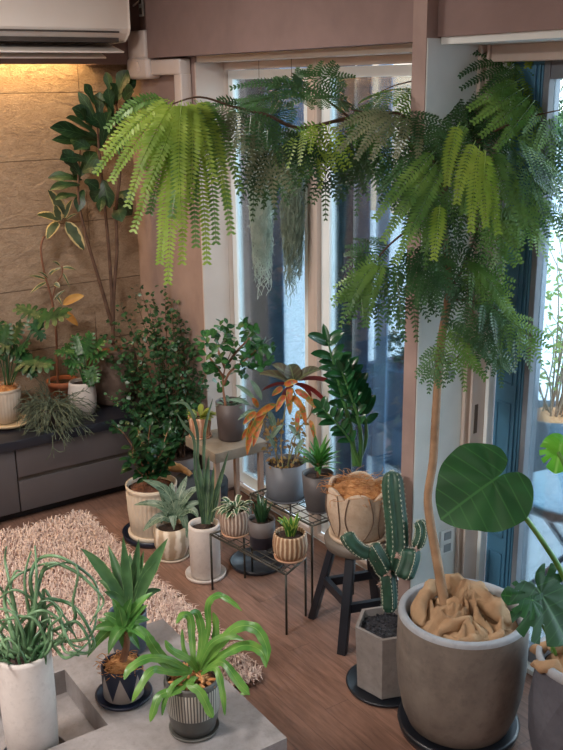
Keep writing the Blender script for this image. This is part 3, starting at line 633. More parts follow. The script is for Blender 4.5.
PX=[# explicit pinnae: start, bend, tip, depth offset, material, leaflet length
((170,100),(130,120),(97,172),-.33,1),((172,102),(135,135),(112,180),-.34,1),((172,104),(148,140),(128,205),-.35,1),((174,105),(160,150),(134,230),-.36,1),((175,105),(165,150),(150,212),-.34,2),((176,130),(172,190),(168,282),-.36,1),((176,110),(165,190),(160,262),-.35,1),((178,105),(185,160),(182,262),-.34,1),((180,104),(192,150),(196,245),-.33,2),((184,103),(203,150),(207,262),-.32,1),((190,102),(212,140),(216,242),-.31,2),((194,100),(218,130),(231,232),-.3,2),((196,100),(216,125),(228,205),-.3,1),((186,102),(200,120),(214,180),-.34,1),((170,100),(150,110),(118,150),-.32,2),((168,99),(140,104),(104,150),-.31,1),((165,99),(135,95),(108,128),-.31,2),((180,102),(172,130),(146,190),-.37,1),((178,104),(184,140),(172,215),-.37,2),((188,102),(196,130),(190,200),-.36,1),((200,100),(222,120),(240,190),-.28,2),((174,100),(155,130),(140,165),-.37,1),((182,100),(176,150),(182,225),-.38,1),
((395,114),(365,120),(340,150),-.22,3),((398,114),(372,128),(357,158),-.23,3),((402,114),(385,130),(372,158),-.24,3),((408,116),(404,135),(396,156),-.24,3),((392,112),(365,112),(335,130),-.2,3),((412,116),(420,135),(418,160),-.22,3),
((436,150),(405,178),(376,218),-.24,2),((438,160),(410,195),(384,240),-.24,2),((442,168),(420,210),(396,262),-.24,2),((432,178),(412,210),(400,255),-.22,0),((436,140),(405,160),(380,190),-.22,0),
((460,122),(448,150),(447,184),-.22,1),((476,140),(462,165),(457,202),-.23,1),((480,145),(474,180),(471,230),-.24,1),((484,150),(490,185),(498,232),-.24,1),((478,150),(466,180),(464,212),-.22,2),((490,150),(502,175),(512,215),-.2,2),((486,150),(482,190),(486,225),-.25,1),((466,125),(455,140),(440,172),-.2,2),((495,150),(515,180),(527,235),-.18,2),((440,205),(438,225),(434,258),-.22,1),((445,205),(430,220),(424,250),-.2,2),
((505,62),(485,48),(462,54),-.02,0),((505,64),(482,58),(460,76),-.04,0),((508,68),(488,72),(462,88),-.05,0),((520,80),(500,88),(470,108),-.12,2),((524,88),(505,98),(474,122),-.13,2),((530,95),(512,110),(482,135),-.14,2),((535,100),(520,120),(497,148),-.14,2),((520,72),(505,70),(480,96),-.08,0),
((545,40),(553,50),(556,66),-.06,1),((540,40),(530,50),(528,66),-.05,1),((548,38),(560,35),(566,40),-.05,1),((538,48),(520,52),(508,62),-.04,2),
((508,200),(535,196),(562,225),-.1,0),((515,202),(530,212),(534,240),-.1,2),((520,203),(540,212),(548,236),-.1,0),((500,205),(512,225),(518,262),-.1,2),((505,205),(502,230),(505,262),-.1,2),
((300,88),(270,78),(232,88),-.12,0),((305,90),(285,70),(318,74),-.1,0),((310,94),(280,92),(245,105),-.1,0),((300,98),(320,88),(345,98),-.1,0),((240,104),(222,96),(212,108),-.25,0),
((465,262),(500,280),(525,345),-.04,2),((478,300),(505,320),(522,350),-.06,0),((445,318),(475,335),(488,362),-.05,0),((448,325),(462,350),(485,378),-.04,2),((380,262),(360,272),(348,312),-.1,2),((384,262),(370,285),(366,325),-.1,2),((395,262),(398,290),(404,340),-.08,0)]
for a_,b_,c_,dd,m in PX:
    A0=T_(*a_,dd);B0=T_(*b_,dd-.03);C0=T_(*c_,dd-.02); Lg=(B0-A0).length+(C0-B0).length; n=max(10,int(Lg/.0098)); pts=[]
    for i in range(n+1):
        t_=i/n; p=A0*(1-t_)**2+B0*2*t_*(1-t_)+C0*t_*t_; T=((B0-A0)*(1-t_)+(C0-B0)*t_).normalized(); pts.append(p)
        if t_<.06: continue
        h=(VIEW*.9+V((0,0,.5))); Nn=(h-T*h.dot(T)).normalized(); sd=T.cross(Nn); sl=(.030 if m in(1,2) else .0235)*(.5+.5*math.sin(math.pi*min(1,t_*1.05+.1)))
        for g in(-1,1):
            d2=(sd*g+T*.5+Nn*ru(-.1,.2)).normalized(); w_=T*(.0047 if m in(1,2) else .0041); b=len(ev.v)
            ev.v+=[p-w_*.4,p+d2*sl*.45-w_,p+d2*sl,p+d2*sl*.5+w_*1.15,p+w_*.6]
            ev.face([b,b+1,b+3,b+4],[(.3,0),(.2,.5),(.8,.5),(.6,0)],m); ev.face([b+1,b+2,b+3],[(.2,.5),(.5,1),(.8,.5)],m)
    ev.tube(pts[::2],.0013,3,m=m,caps=False)
ev.build('foliage',[mEv,mEvY,mEvM,mEvB],t,smooth=False)
#==PART2==
# ================================================================ PLANTS, RIGHT AND MIDDLE
def W_(p): return dep(p)
# ---------- hexagonal planter with cactus
c=V((-2.052,1.775,0))
t=thing('potted_cactus','ribbed green column cactus with side arms in a grey hexagonal planter with black gravel','potted cactus',c)
MB().lathe(c,[(.105,0),(.13,.002),(.135,.014),(.13,.014),(.12,.008),(.001,.008)],56).build('saucer',mBlackS,t)
mHex=concrete('grey_hex_concrete','77706C','8F8986','635D5A',.7,8)
ca=c+V((0,0,.009)); vl=on(353,627,2,.235)-c; a0=math.atan2(vl.y,vl.x)
pot(t,ca,[(.098,0),(.102,.004),(.112,.225)],mHex,.012,mGravel,.022,n=6,a0=a0,smooth=False)
q=MB()
for i in range(260):
    a=ru(0,6.28);rr=.088*math.sqrt(rnd.random()); p=ca+V((rr*math.cos(a),rr*math.sin(a),.203)); s_=ru(.003,.006); q.tube([p-rdir(0,1)*s_,p,p+rdir(0,1)*s_],[s_*.5,s_,s_*.4],5)
q.build('gravel',mGravel,t,smooth=False)
mCac=mat('cactus_skin','1F3D30','2F5442',.45,25); mRib=mat('cactus_areole','C9C8B0','E2E0CC',.9); mScar=mat('cactus_scar','8E7468','B79C90',.8,40)
w=W_(ca+V((0,0,.25)))
def cactus(pts,r,ribs=6):
    P=[atd(x,y,w+d) for x,y,d in pts]; q=MB(); sp=MB(); Q,_=catmull(P,[1]*len(P),8); n=len(Q); k=ribs*6
    b=0; prev=None; ring=[]
    for i,p in enumerate(Q):
        T=(Q[min(i+1,n-1)]-Q[max(i-1,0)]).normalized(); a=(R2 if prev is None else prev); a=(a-T*a.dot(T)).normalized(); prev=a; cc=T.cross(a); u=i/(n-1)
        rr=r*(min(1,.55+u*3))*(max(.02,1-max(0,(u-.8)/.2)**2.5)**.5)
        for j in range(k):
            th=6.2832*j/k; f=.72+.28*abs(math.cos(th*ribs/2))**1.0; q.v.append(p+(a*math.cos(th)+cc*math.sin(th))*rr*f)
        if i%2==0 and i>1:
            for g in range(ribs):
                th=6.2832*g/ribs*1.0; e=(a*math.cos(th)+cc*math.sin(th)); o_=p+e*rr*1.0
                sp.tube([o_-T*.0045,o_+e*.0003,o_+T*.0045],[.0005,.001,.0005],5)
                for z in range(3): d_=(e+rdir()*.8).normalized(); sp.tube([o_,o_+d_*.006],[.0004,.0002],3)
    for i in range(n-1):
        for j in range(k): j2=(j+1)%k; q.face([i*k+j,i*k+j2,(i+1)*k+j2,(i+1)*k+j])
    q.face([j for j in range(k)][::-1]); q.face([(n-1)*k+j for j in range(k)])
    o=q.build('stem',mCac,t); sp.build('spines',mRib,o)
cactus([(389,612,.01),(389,598,.01),(388,584,.0),(386,570,0)],.027,5)
cactus([(393,570,0),(397,550,0),(397,530,0),(395,510,0),(393,490,0),(392,471,0)],.036,6)
cactus([(402,578,-.02),(406,568,-.02),(409,558,-.02),(410,548,-.02)],.036,5)
cactus([(416,548,-.02),(420,538,-.02),(421,528,-.02),(418,521,-.02)],.021,7)
cactus([(386,574,-.01),(380,562,-.02),(374,552,-.03),(370,545,-.03)],.03,5)
cactus([(369,553,-.03),(360,550,-.04),(351,542,-.05),(346,533,-.05)],.028,4)
q=MB()
for (x,y,d) in [(379,568,-.02),(374,560,-.03),(362,546,-.04),(388,574,-.03),(398,557,-.03),(381,585,.0),(370,548,-.04),(416,550,-.03)]:
    p=atd(x,y,w+d)
    for k in range(14): e=(rdir(-.5,1)+VIEW*.4).normalized(); q.tube([p,p+e*.008,p+e*.016+rdir()*.003],[.004,.003,.0008],5)
q.build('dry_offsets',mScar,t)
# ---------- stool
sc_=V((-2.355,1.893,0))
t=thing('round_stool','black wooden stool with four splayed legs under the petal-shaped planter','stool',sc_)
mBlk=mat('black_wood','12161E','1B202A',.45,12); mSeat=mat('grey_seat_wood','5C554E','6E665E',.6,14,bump=.3)
SH=.385
MB().lathe(sc_+V((0,0,SH-.04)),[(.105,0),(.118,.005),(.122,.03),(.118,.04),(.001,.04)],56).build('seat',mSeat,t)
ft=[V((-2.525,1.815,0)),V((-2.276,1.762,0)),V((-2.2,2.0,0)),V((-2.45,2.06,0))]; tp=[]
for f in ft:
    top=sc_+(f-sc_)*.5; top.z=SH-.035; tp.append(top); q=MB(); e=(f-sc_).normalized(); s_=V((-e.y,e.x,0)); b=0
    for P,a in((f,.016),(top,.016)):
        for (i,j) in((-1,-1),(1,-1),(1,1),(-1,1)): q.v.append(P+s_*a*i+e*a*.8*j)
    for k in range(4): q.face([k,(k+1)%4,4+(k+1)%4,4+k])
    q.face([3,2,1,0]); q.face([4,5,6,7]); q.build('leg',mBlk,t,smooth=True,bevel=.002)
def bar(A,B,wd,hh,m,par,nm):
    q=MB(); d=(B-A).normalized(); s_=d.cross(V((0,0,1))).normalized(); u_=s_.cross(d)
    for P in(A,B):
        for (i,j) in((-1,-1),(1,-1),(1,1),(-1,1)): q.v.append(P+s_*wd*i+u_*hh*j)
    for k in range(4): q.face([k,(k+1)%4,4+(k+1)%4,4+k])
    q.face([3,2,1,0]); q.face([4,5,6,7]); q.build(nm,m,par,smooth=False)
for i in range(4):
    u=.45 if i%2 else .5; A=ft[i].lerp(tp[i],u);B=ft[(i+1)%4].lerp(tp[(i+1)%4],u); bar(A,B,.009,.016,mBlk,t,'stretcher')
# ---------- petal planter with zz plant
c=sc_+V((0,0,SH+.001))
t=thing('zz_plant','tall glossy green plant in a cream petal-shaped planter on the black stool','potted plant',c)
mPet=concrete('petal_plaster','B09880','CDB9A4','8E7A68',.8,12); mLine=mat('petal_groove','6E5C4E','7C6858',.9)
MB().lathe(c,[(.098,0),(.104,.003),(.106,.016),(.1,.016),(.09,.008),(.001,.008)],56).build('saucer',mPet,t)
cp=c+V((0,0,.009)); npet=6; ph0=math.atan2(-c.y,-c.x)
q=MB(); n=120; rows=26; Hh=.185
def petr(th,u): return (.083+.03*math.sin(min(1,u*1.1)*1.9)-.012*max(0,u-.6))
def petz(th): 
    x=abs(((th-ph0)/(6.2832/npet)+.5)%1-.5)*2   # 0 at petal centre, 1 between
    return Hh*(1-.14*x**2.2)
for j in range(rows+1):
    for k in range(n):
        th=6.2832*k/n; u=j/rows; r=petr(th,u); x=abs(((th-ph0)/(6.2832/npet)+.5)%1-.5)*2; r+=.004*(1-x*x)
        q.v.append(cp+V((r*math.cos(th),r*math.sin(th),petz(th)*u)))
for j in range(rows,0-1,-1):
    if j<rows-10: break
    for k in range(n):
        th=6.2832*k/n; u=j/rows; r=petr(th,u)-.009; q.v.append(cp+V((r*math.cos(th),r*math.sin(th),petz(th)*u)))
NR=len(q.v)//n
for j in range(NR-1):
    for k in range(n): k2=(k+1)%n; q.face([j*n+k,j*n+k2,(j+1)*n+k2,(j+1)*n+k])
q.face(list(range(n))[::-1]); q.build('pot',mPet,t)
q=MB()
for g in range(npet):      # outlines of the petals
    for sg in(-1,1):
        pts=[]
        for i in range(15):
            u=.04+.93*i/14; wdt=.44*math.sin(min(1,u**.8)*2.5)**.7 if u<.98 else .1
            th=ph0+(g+ .5*(g%1))*6.2832/npet+sg*wdt*6.2832/npet*.92; r=petr(th,u)+.0045; x=abs(((th-ph0)/(6.2832/npet)+.5)%1-.5)*2
            pts.append(cp+V((r*math.cos(th),r*math.sin(th),petz(th)*u)))
        q.tube(pts,.0022,6,smooth=2)
q.build('petal_outline',mLine,t)
coir(t,cp+V((0,0,.165)),.1,220,.03)
w=W_(cp+V((0,0,.2))); mZZ=leafm('zz_leaf','1A4428','2A6036',.2,vein='3A7040',vw=.02,trans=.12); mZS=leafm('zz_stem','3A6B38','4F8444',.35,trans=.05)
st=MB();lf=MB()
for pts,n,L,r in [([(355,466,0),(351,430,-.01),(342,395,-.02),(334,365,-.03),(328,342,-.03)],9,.08,.006),([(357,466,0),(350,425,.02),(343,390,.03),(338,360,.03)],8,.06,.005),
   ([(359,466,0),(361,440,-.02),(357,415,-.03),(347,385,-.04),(342,372,-.05)],7,.06,.006),([(357,466,.01),(366,440,.03),(364,415,.04),(352,390,.05),(346,372,.05)],8,.08,.005),([(360,466,0),(352,444,-.04),(338,425,-.07),(322,408,-.08)],7,.055,.004)]:
    P,_=catmull([atd(x,y,w+d) for x,y,d in pts],[1]*len(pts),8); st.tube(P,[r*(1.7-1.3*i/(len(P)-1)) for i in range(len(P))],8); 
    for i in range(n):
        u=.42+.58*i/(n-1)+ru(-.02,.02); u=min(u,1); k=min(len(P)-2,int(u*(len(P)-1))); p=P[k];T=(P[k+1]-P[k-1]).normalized(); sd=T.cross(VIEW).normalized()
        for g in(-1,1):
            d_=(sd*g*.8+T*.5+V((0,0,.1))+VIEW*ru(-.3,.6)+rdir()*.2).normalized(); l_=L*ru(.75,1.1)*(1-.25*abs(u-.7)); lf.blade([p,p+d_*l_*.5+V((0,0,.008)),p+d_*l_],l_*.26,ovate,.25,VIEW+V((0,0,.9))+sd*g*-.5,7)
    lf.blade([P[-1],P[-1]+T*L*.4,P[-1]+T*L*.8],.012,ovate,.2,VIEW,6)
st.build('stem',mZS,t); lf.build('foliage',mZZ,t)
# ---------- wire stands
mWire=mat('black_wire','3A3A36','4A4942',.45,30,metal=.5)
def stand(label,P4,z,nsl):
    c=(P4[0]+P4[1]+P4[2]+P4[3])/4
    t=thing('wire_stand',label,'plant stand',c,None)
    q=MB(); P=[V((p.x,p.y,z)) for p in P4]
    for i in range(4): q.tube([P[i],P[(i+1)%4]],.0042,8)
    q.build('top_frame',mWire,t)
    for i in range(4): q=MB(); q.tube([V((P[i].x,P[i].y,0)),P[i]],.0045,8); q.build('leg',mWire,t)
    q=MB()
    for i in range(nsl):
        u=(i+.5)/nsl; A=P[0].lerp(P[3],u);B=P[1].lerp(P[2],u); q.tube([A,B],.002,6)
    for i in range(7): u=(i+.5)/7; A=P[0].lerp(P[1],u);B=P[3].lerp(P[2],u); q.tube([A-V((0,0,.004)),B-V((0,0,.004))],.002,6)
    q.build('shelf_wires',mWire,t); return t
stand('low black wire plant stand in front, carrying three small pots',[V((-2.915,1.612,0)),V((-2.487,1.672,0)),V((-2.548,1.80,0)),V((-2.92,1.765,0))],.24,5)
stand('taller black wire plant stand nearer the window, carrying the grey pot and the dark pot',[V((-2.935,1.81,0)),V((-2.565,1.842,0)),V((-2.57,2.04,0)),V((-2.95,2.01,0))],.35,6)
# ---------- striped bowl, variegated leaves (front stand, left)
def stripes(name,c1,c2,c3,nf=26):
    t=NT(name); o=t.obj(); sp=t.n('ShaderNodeSeparateXYZ'); t.l(o,sp.inputs[0])
    an=t.math('ARCTAN2',sp.outputs[1],sp.outputs[0]); f=t.math('SINE',t.math('ADD',t.math('MULTIPLY',an,nf),t.math('MULTIPLY',t.noise(25,3),5)))
    return t.fin(t.pr(t.mix(t.ramp(f,-.2,.8),t.mix(t.noise(30,3),lin(c1),lin(c2)),lin(c3)),.6,0,.35))
mStrA=stripes('streaked_cream_glaze','8E786A','A08A7C','CFC0B2',26); mStrB=stripes('streaked_tan_glaze','8A6A52','AA8668','CDB598',22); mPeach=mat('peach_clay','C89A7A','D8AE90',.6,20)
def onshelf(px,py,z):return on(px,py,2,z)
c=V((-2.862,1.694,.2443))
t=thing('variegated_bowl_plant','small plant with white-edged leaves in a streaked grey-white ribbed bowl, left on the low stand','potted plant',c)
saucer(t,c,.056,mPeach,.01)
bowl=[(.045,.007),(.052,.01),(.06,.04),(.062,.075),(.058,.1),(.056,.108)]
pot(t,c,bowl,mStrA,.005,mSoil,.012,flute(26,.05,(.012,.1)),104)
mVar=leafm('white_edged_leaf','35583A','4A7048',.35,edge='D8DCC0',ew=.3,trans=.2); mVarS=leafm('silvery_leaf','3A5E4A','7E9A86',.35,vein='A8BCA4',side=4,trans=.15)
lf=MB(); cc=c+V((0,0,.1))
for i in range(46):
    e=rdir(-.15,.9); e.z=abs(e.z)*.55; L=ru(.04,.065); p=cc+e*ru(.0,.035); m_=p+e*L*.5+V((0,0,ru(.01,.03))); lf.blade([p,m_,p+e*L*1.0+V((0,0,-.008))],L*.2,ovate,.2,V((0,0,1))+e*.3,6)
lf.build('foliage',mVar,t)
# ---------- two-tone pot, dark snake plant
c=V((-2.713,1.719,.2443))
t=thing('snake_plant','small dark snake plant in a two-tone pot, grey above and navy below','potted plant',c)
mGrT=mat('warm_grey_glaze','5C5656','686262',.55,12); mNv=mat('navy_glaze','121828','182034',.35,10)
pot(t,c,[(.038,0),(.045,.003),(.0475,.05),(.049,.052),(.051,.112)],[mNv,mGrT],.005,mSoil,.014,mi=[0,0,0,1,1])
def snake(t,c,n,h,wd,m,spread=.6,r0=.02,z0=.1):
    q=MB()
    for i in range(n):
        a=6.283*i/n+ru(-.3,.3); e=V((math.cos(a),math.sin(a),0)); sp_=ru(.15,spread); p=V(c)+V((0,0,z0))+e*r0*ru(.2,1); L=h*ru(.7,1.1)
        tip=p+(V((0,0,1))*math.cos(sp_)+e*math.sin(sp_))*L; q.blade([p,p+V((0,0,L*.5))+e*L*.12,tip],wd,sword,.45,-e+V((0,0,.2)),7)
    return q.build('foliage',m,t)
mSn=leafm('dark_snake_leaf','20402C','35603C',.35,edge='4C7A48',ew=.42,trans=.1); mSnL=leafm('lime_snake_leaf','3F7A30','5FA040',.35,edge='BCD06A',ew=.28,trans=.25)
snake(t,c,13,.1,.0085,mSn,.55)
# ---------- lime snake plant bowl
c=V((-2.581,1.755,.2443))
t=thing('snake_plant','small yellow-green snake plant in a streaked brown bowl, right on the low stand','potted plant',c)
saucer(t,c,.06,mPeach,.009)
pot(t,c,[(.042,.007),(.052,.009),(.061,.03),(.063,.06),(.059,.09),(.057,.098)],mStrB,.005,mSoil,.01,flute(22,.06,(.012,.092)),110)
snake(t,c,15,.085,.011,mSnL,.75,.02,.085)
# ---------- grey cylinder with begonia
c=V((-2.826,1.905,.3543))
t=thing('orange_foliage_plant','plant with orange and bronze leaves in a plain grey pot on the taller stand','potted plant',c)
mGrey=mat('blue_grey_glaze','5C6068','696D75',.5,10)
saucer(t,c,.083,mGrey,.01)
pot(t,c,[(.07,.007),(.074,.01),(.078,.05),(.079,.148)],mGrey,.006,mSoil,.015)
w=W_(c+V((0,0,.2)))
mOr=leafm('orange_leaf','A8361C','D08038',.45,edge='B89A48',ew=.36,trans=.25,nscale=30,spot='6E7A3A'); mRed=leafm('bronze_red_leaf','33402C','5A4A34',.45,vein='7A8A5A',side=5,back='8C2A2A',trans=.1); mBrn=leafm('dry_brown_leaf','7A5A34','A8884C',.7,trans=.2,nscale=30)
def A_(x,y,d=0): return atd(x,y,w+d)
st=MB()
for pts in([(283,470),(281,440),(285,410),(290,385)],[(286,470),(295,440),(300,410),(292,388)],[(280,470),(272,440),(262,420),(255,412)],[(288,470),(292,440),(310,415),(313,400)],[(290,472),(296,455),(300,440),(298,420)]):
    st.tube([A_(*p) for p in pts],.0028,6,smooth=5)
st.build('stem',mat('red_green_stem','6E7A4A','8A6A4A',.5,30),t)
big=MB()
for tip,b0,wd in[((266,376),(293,384),.022),((268,390),(293,386),.018),((285,399),(294,386),.02),((308,395),(295,385),.02),((322,402),(297,384),.022),((331,385),(299,381),.024),((316,372),(297,381),.022),((290,368),(294,382),.026),((276,368),(292,381),.022)]:
    B=A_(*b0);T=A_(*tip); T=B+(T-B)*1.25; big.blade([B,(B+T)/2+V((0,0,.022)),T],wd*1.35,ovate,.35,V((0,0,1))+VIEW*.3 if tip[1]<385 else V((0,0,1))-VIEW*.5,8)
big.build('large_leaf',mRed,t)
orl=MB()
OS=1.0
for (b0,tip,wd) in[((268,405),(247,440),.016),((262,416),(253,447),.013),((276,404),(254,418),.013),((252,420),(247,455),.014),((285,395),(276,412),.013),((288,394),(290,415),.014),((292,396),(305,412),.014),((295,390),(312,402),.013),((300,402),(306,425),.012),((283,388),(272,396),.012),((290,388),(290,402),.014),((284,386),(298,382),.013),((256,412),(243,425),.012),((258,408),(252,398),.01),((304,395),(318,410),.012),((298,410),(297,432),.01),((250,428),(242,440),.01),((310,420),(315,440),.01)]:
    B=A_(*b0,-.03);T=A_(*tip,-.05); orl.blade([B,(B+T)/2+V((0,0,.012))+VIEW*.01,T],wd,ovate,.3,VIEW+rdir()*.3,7,wave=.08)
orl.build('orange_leaves',mOr,t)
q=MB()
for i in range(150):
    p=A_(ru(264,305),ru(415,468),ru(-.05,.04)); d_=rdir(-1,.1); L=ru(.012,.026); q.blade([p,p+d_*L*.5+V((0,0,.003)),p+d_*L],L*.28,ovate,.3,rdir(),4,cols=2,wave=.15)
q.build('small_dry_leaves',mBrn,t)
q=MB()
for (b0,tip,wd) in[((255,400),(235,385),.011),((250,405),(228,400),.01),((262,400),(250,380),.012),((258,425),(240,415),.009),((270,440),(283,425),.012),((275,430),(268,410),.013),((300,440),(288,425),.012),((295,455),(305,438),.01),((257,410),(238,420),.01),((277,450),(266,436),.01)]:
    B=A_(*b0,-.01);T=A_(*tip,-.03); q.blade([B,(B+T)/2+V((0,0,.015)),T],wd,ovate,.25,VIEW+V((0,0,1)),6)
q.build('silvery_leaves',mVarS,t)
# ---------- dark tapered pot with dracaena
c=V((-2.655,1.935,.3543))
t=thing('dracaena','bushy narrow-leaved plant in a tapered dark grey pot beside the petal planter','potted plant',c)
mDkG=mat('dark_grey_glaze','4E4A4C','5A5658',.5,10)
saucer(t,c,.047,mDkG,.008)
pot(t,c,[(.04,.006),(.043,.01),(.055,.07),(.06,.15)],mDkG,.005,mSoil,.016)
q=MB(); s_=MB(); s_.tube([c+V((0,0,.12)),c+V((.002,0,.2))],[.006,.005],8); s_.build('stem',mStem,t)
for k in range(46):
    a=ru(0,6.28);u=rnd.random(); e=V((math.cos(a),math.sin(a),0)); p=c+V((0,0,.15+.07*u)); L=ru(.08,.115); sp_=1.15-.7*u+ru(-.15,.15)
    tip=p+(V((0,0,1))*math.cos(sp_)+e*math.sin(sp_))*L; q.blade([p,p+(V((0,0,.7))+e*.5)*L*.55,tip+V((0,0,-.01))],.0085,lance,.3,V((0,0,1))-e*.4,7)
q.build('foliage',mG2,t)
# ---------- thick wooden side table
sx0,sx1,sy0,sy1,sz=-3.42,-3.165,1.785,2.04,.45
t=thing('side_table','thick grey-brown wooden side table in the corner by the window holding two pots','table',((sx0+sx1)/2,(sy0+sy1)/2,0))
mSlab=mat('weathered_wood','756C60','8C8274',.65,14,bump=.3); box('slab',(sx0,sy0,sz-.045),(sx1,sy1,sz),mSlab,t,bevel=.003)
for x in(sx0+.02,sx1-.035):
    for y in(sy0+.01,sy1-.03):
        if x<-3.3 and y<1.9: continue
        box('leg',(x,y,0),(x+.02,y+.02,sz-.045),mat('pale_leg_wood','9A8070','A88E7C',.6,12) if 'pale_leg_wood' not in bpy.data.materials else bpy.data.materials['pale_leg_wood'],t)
# peach pot
c=V((-3.378,1.838,sz+.0005))
t=thing('small_peach_pot_plant','small yellow-green plant in a peach striped pot on the thick side table','potted plant',c)
mPch=stripes('peach_glaze','B07A5C','C9957A','E0BFA6',14)
saucer(t,c,.05,mPch,.009); pot(t,c,[(.036,.007),(.042,.01),(.05,.085),(.051,.094)],mPch,.005,mSoil,.012,n=48)
mYG=leafm('yellow_green_leaf','7A8A34','AEB850',.4,vein='C8CC70',trans=.3)
q=MB()
for k in range(26):
    e=rdir(.05,.8); L=ru(.04,.075); p=c+V((0,0,.085))+V((e.x,e.y,0))*.02; q.blade([p,p+e*L*.6+V((0,0,.012)),p+e*L],.011,ovate,.2,V((0,0,1)),6)
q.build('foliage',mYG,t)
# dark pot with round-leaf ficus
c=V((-3.283,1.935,sz+.0005))
t=thing('round_leaf_ficus','little tree with round glossy leaves in a dark pot on the side table','potted tree',c)
mDB=mat('dark_brown_glaze','4C4444','5A5050',.5,12)
pot(t,c,[(.05,0),(.056,.004),(.06,.09),(.064,.165)],mDB,.005,mSoil,.014)
w=W_(c+V((0,0,.3))); q=MB(); lf=MB()
for pts in([(226,408,0),(224,395,0),(223,380,0),(226,365,0),(231,352,0)],[(224,385,0),(230,372,-.02),(243,362,-.03),(256,350,-.04)],[(224,378,0),(216,366,.0),(208,356,.0)],[(226,366,0),(238,350,.02),(250,338,.02)],[(225,368,0),(218,350,.02),(216,338,.02)]):
    P=[atd(x,y,w+d) for x,y,d in pts]; q.tube(P,[.006-.0011*i for i in range(len(P))],7,smooth=5)
q.build('stem',mStem,t)
for i in range(230):
    a=ru(0,6.283); rr=math.sqrt(rnd.random()); x=235+38*rr*math.cos(a); y=347+26*rr*math.sin(a)*(1 if x<245 else .9)+ (4 if x>255 else 0); p=atd(x,y,w+ru(-.08,.08)); d_=(rdir(-.4,.9)+V((0,0,.2))).normalized(); L=ru(.028,.042)
    lf.blade([p,p+d_*L*.5,p+d_*L],L*.36,obov,.15,V((0,0,1))+VIEW*.5+rdir()*.6,5,cols=2)
for (x,y) in((212,372),(222,378),(208,366),(244,374),(250,368),(262,366),(217,383)):
    for k in range(4): p=atd(x+ru(-5,5),y+ru(-4,4),w); d_=rdir(-.8,.4); lf.blade([p,p+d_*.018,p+d_*.036],.013,obov,.15,VIEW+rdir()*.5,5,cols=2)
lf.build('foliage',leafm('glossy_round_leaf','1F4A28','3E7A3A',.3,vein='5E9A50',trans=.2,nscale=20),t)
q=MB()
for i in range(26):
    e=rdir(-.1,.9); L=ru(.03,.055); p=c+V((0,0,.15))+V((e.x,e.y,0))*.03; q.blade([p,p+e*L*.6+V((0,0,.01)),p+e*L],.008,ovate,.2,V((0,0,1)),5,cols=2)
q.build('underplanting',mVarS,t)
# ---------- tall white cylinder snake plant
c=V((-3.033,1.649,0))
t=thing('snake_plant','slender snake plant in a tall white cylinder pot with white saucer on the floor','potted plant',c)
mWp=concrete('white_plaster','C6BDB8','D6CEC8','AFA6A2',.75,10)
saucer(t,c,.083,mWp,.016)
pot(t,c+V((0,0,.007)),[(.057,0),(.061,.004),(.063,.21),(.062,.222)],mWp,.008,mSoil,.02)
w=W_(c+V((0,0,.3))); q=MB()
for (b0,m_,tip,wd) in[((204,524),(203,490),(196,452),.014),((205,524),(206,480),(209,455),.013),((209,524),(212,490),(214,466),.012),((208,524),(214,500),(229,450),.013),((203,524),(201,495),(193,470),.011),((206,524),(205,505),(203,478),.014),((211,522),(216,505),(220,482),.011)]:
    q.blade([atd(*b0,w),atd(*m_,w),atd(*tip,w)],wd*.8,sword,.5,VIEW+rdir()*.3,9)
for (pts) in([(203,520),(198,470),(197,430),(186,404),(168,404)],[(206,520),(204,470),(205,430),(213,398)],[(202,520),(195,470),(194,440),(184,425),(176,412)]):
    P,_=catmull([atd(*p,w) for p in pts],[1]*len(pts),7); b=len(q.v)
    for i,p in enumerate(P):
        T=(P[min(i+1,len(P)-1)]-P[max(i-1,0)]).normalized(); N=(VIEW-T*VIEW.dot(T)).normalized(); sd=T.cross(N); u=i/(len(P)-1); wd=.0065*min(1,.35+u*1.2)*min(1,(1-u)*4+.02)
        q.v+=[p-sd*wd,p-N*.002,p+sd*wd]
    for i in range(len(P)-1):
        for k in range(2): a=b+i*3+k; u=i/len(P); q.face([a,a+1,a+4,a+3],[(k/2,u),(k/2+.5,u),(k/2+.5,u),(k/2,u)])
q.build('foliage',leafm('grey_green_leaf','26422F','4C6C52',.4,edge='6E8A5E',ew=.42,trans=.1),t)
# ---------- cream ribbed pot with dark ficus on navy saucer
c=V((-3.473,1.638,0))
t=thing('ribbed_pot_shrub','dark green shrub in a large cream ribbed pot on a navy saucer','potted plant',c)
MB().lathe(c,[(.12,0),(.132,.003),(.138,.03),(.133,.03),(.126,.012),(.001,.012)],56).build('saucer',mNv,t)
mCrm=mat('cream_glaze','C4B5A2','D2C4B2',.6,10)
cr_=c+V((0,0,.013)); MB().lathe(cr_,[(.104,0),(.11,.003),(.112,.018),(.108,.02),(.001,.02)],48).build('inner_saucer',mCrm,t)
pot(t,cr_+V((0,0,.015)),[(.095,0),(.1,.004),(.106,.1),(.109,.19),(.107,.2),(.11,.203),(.112,.222)],mCrm,.008,mBark,.02,flute(34,.06,(.008,.195)),204)
w=W_(c+V((0,0,.3))); q=MB(); lf=MB(); mDarkG=leafm('dark_glossy_leaf','15361F','28542C',.28,vein='3E6E3C',trans=.12,nscale=20)
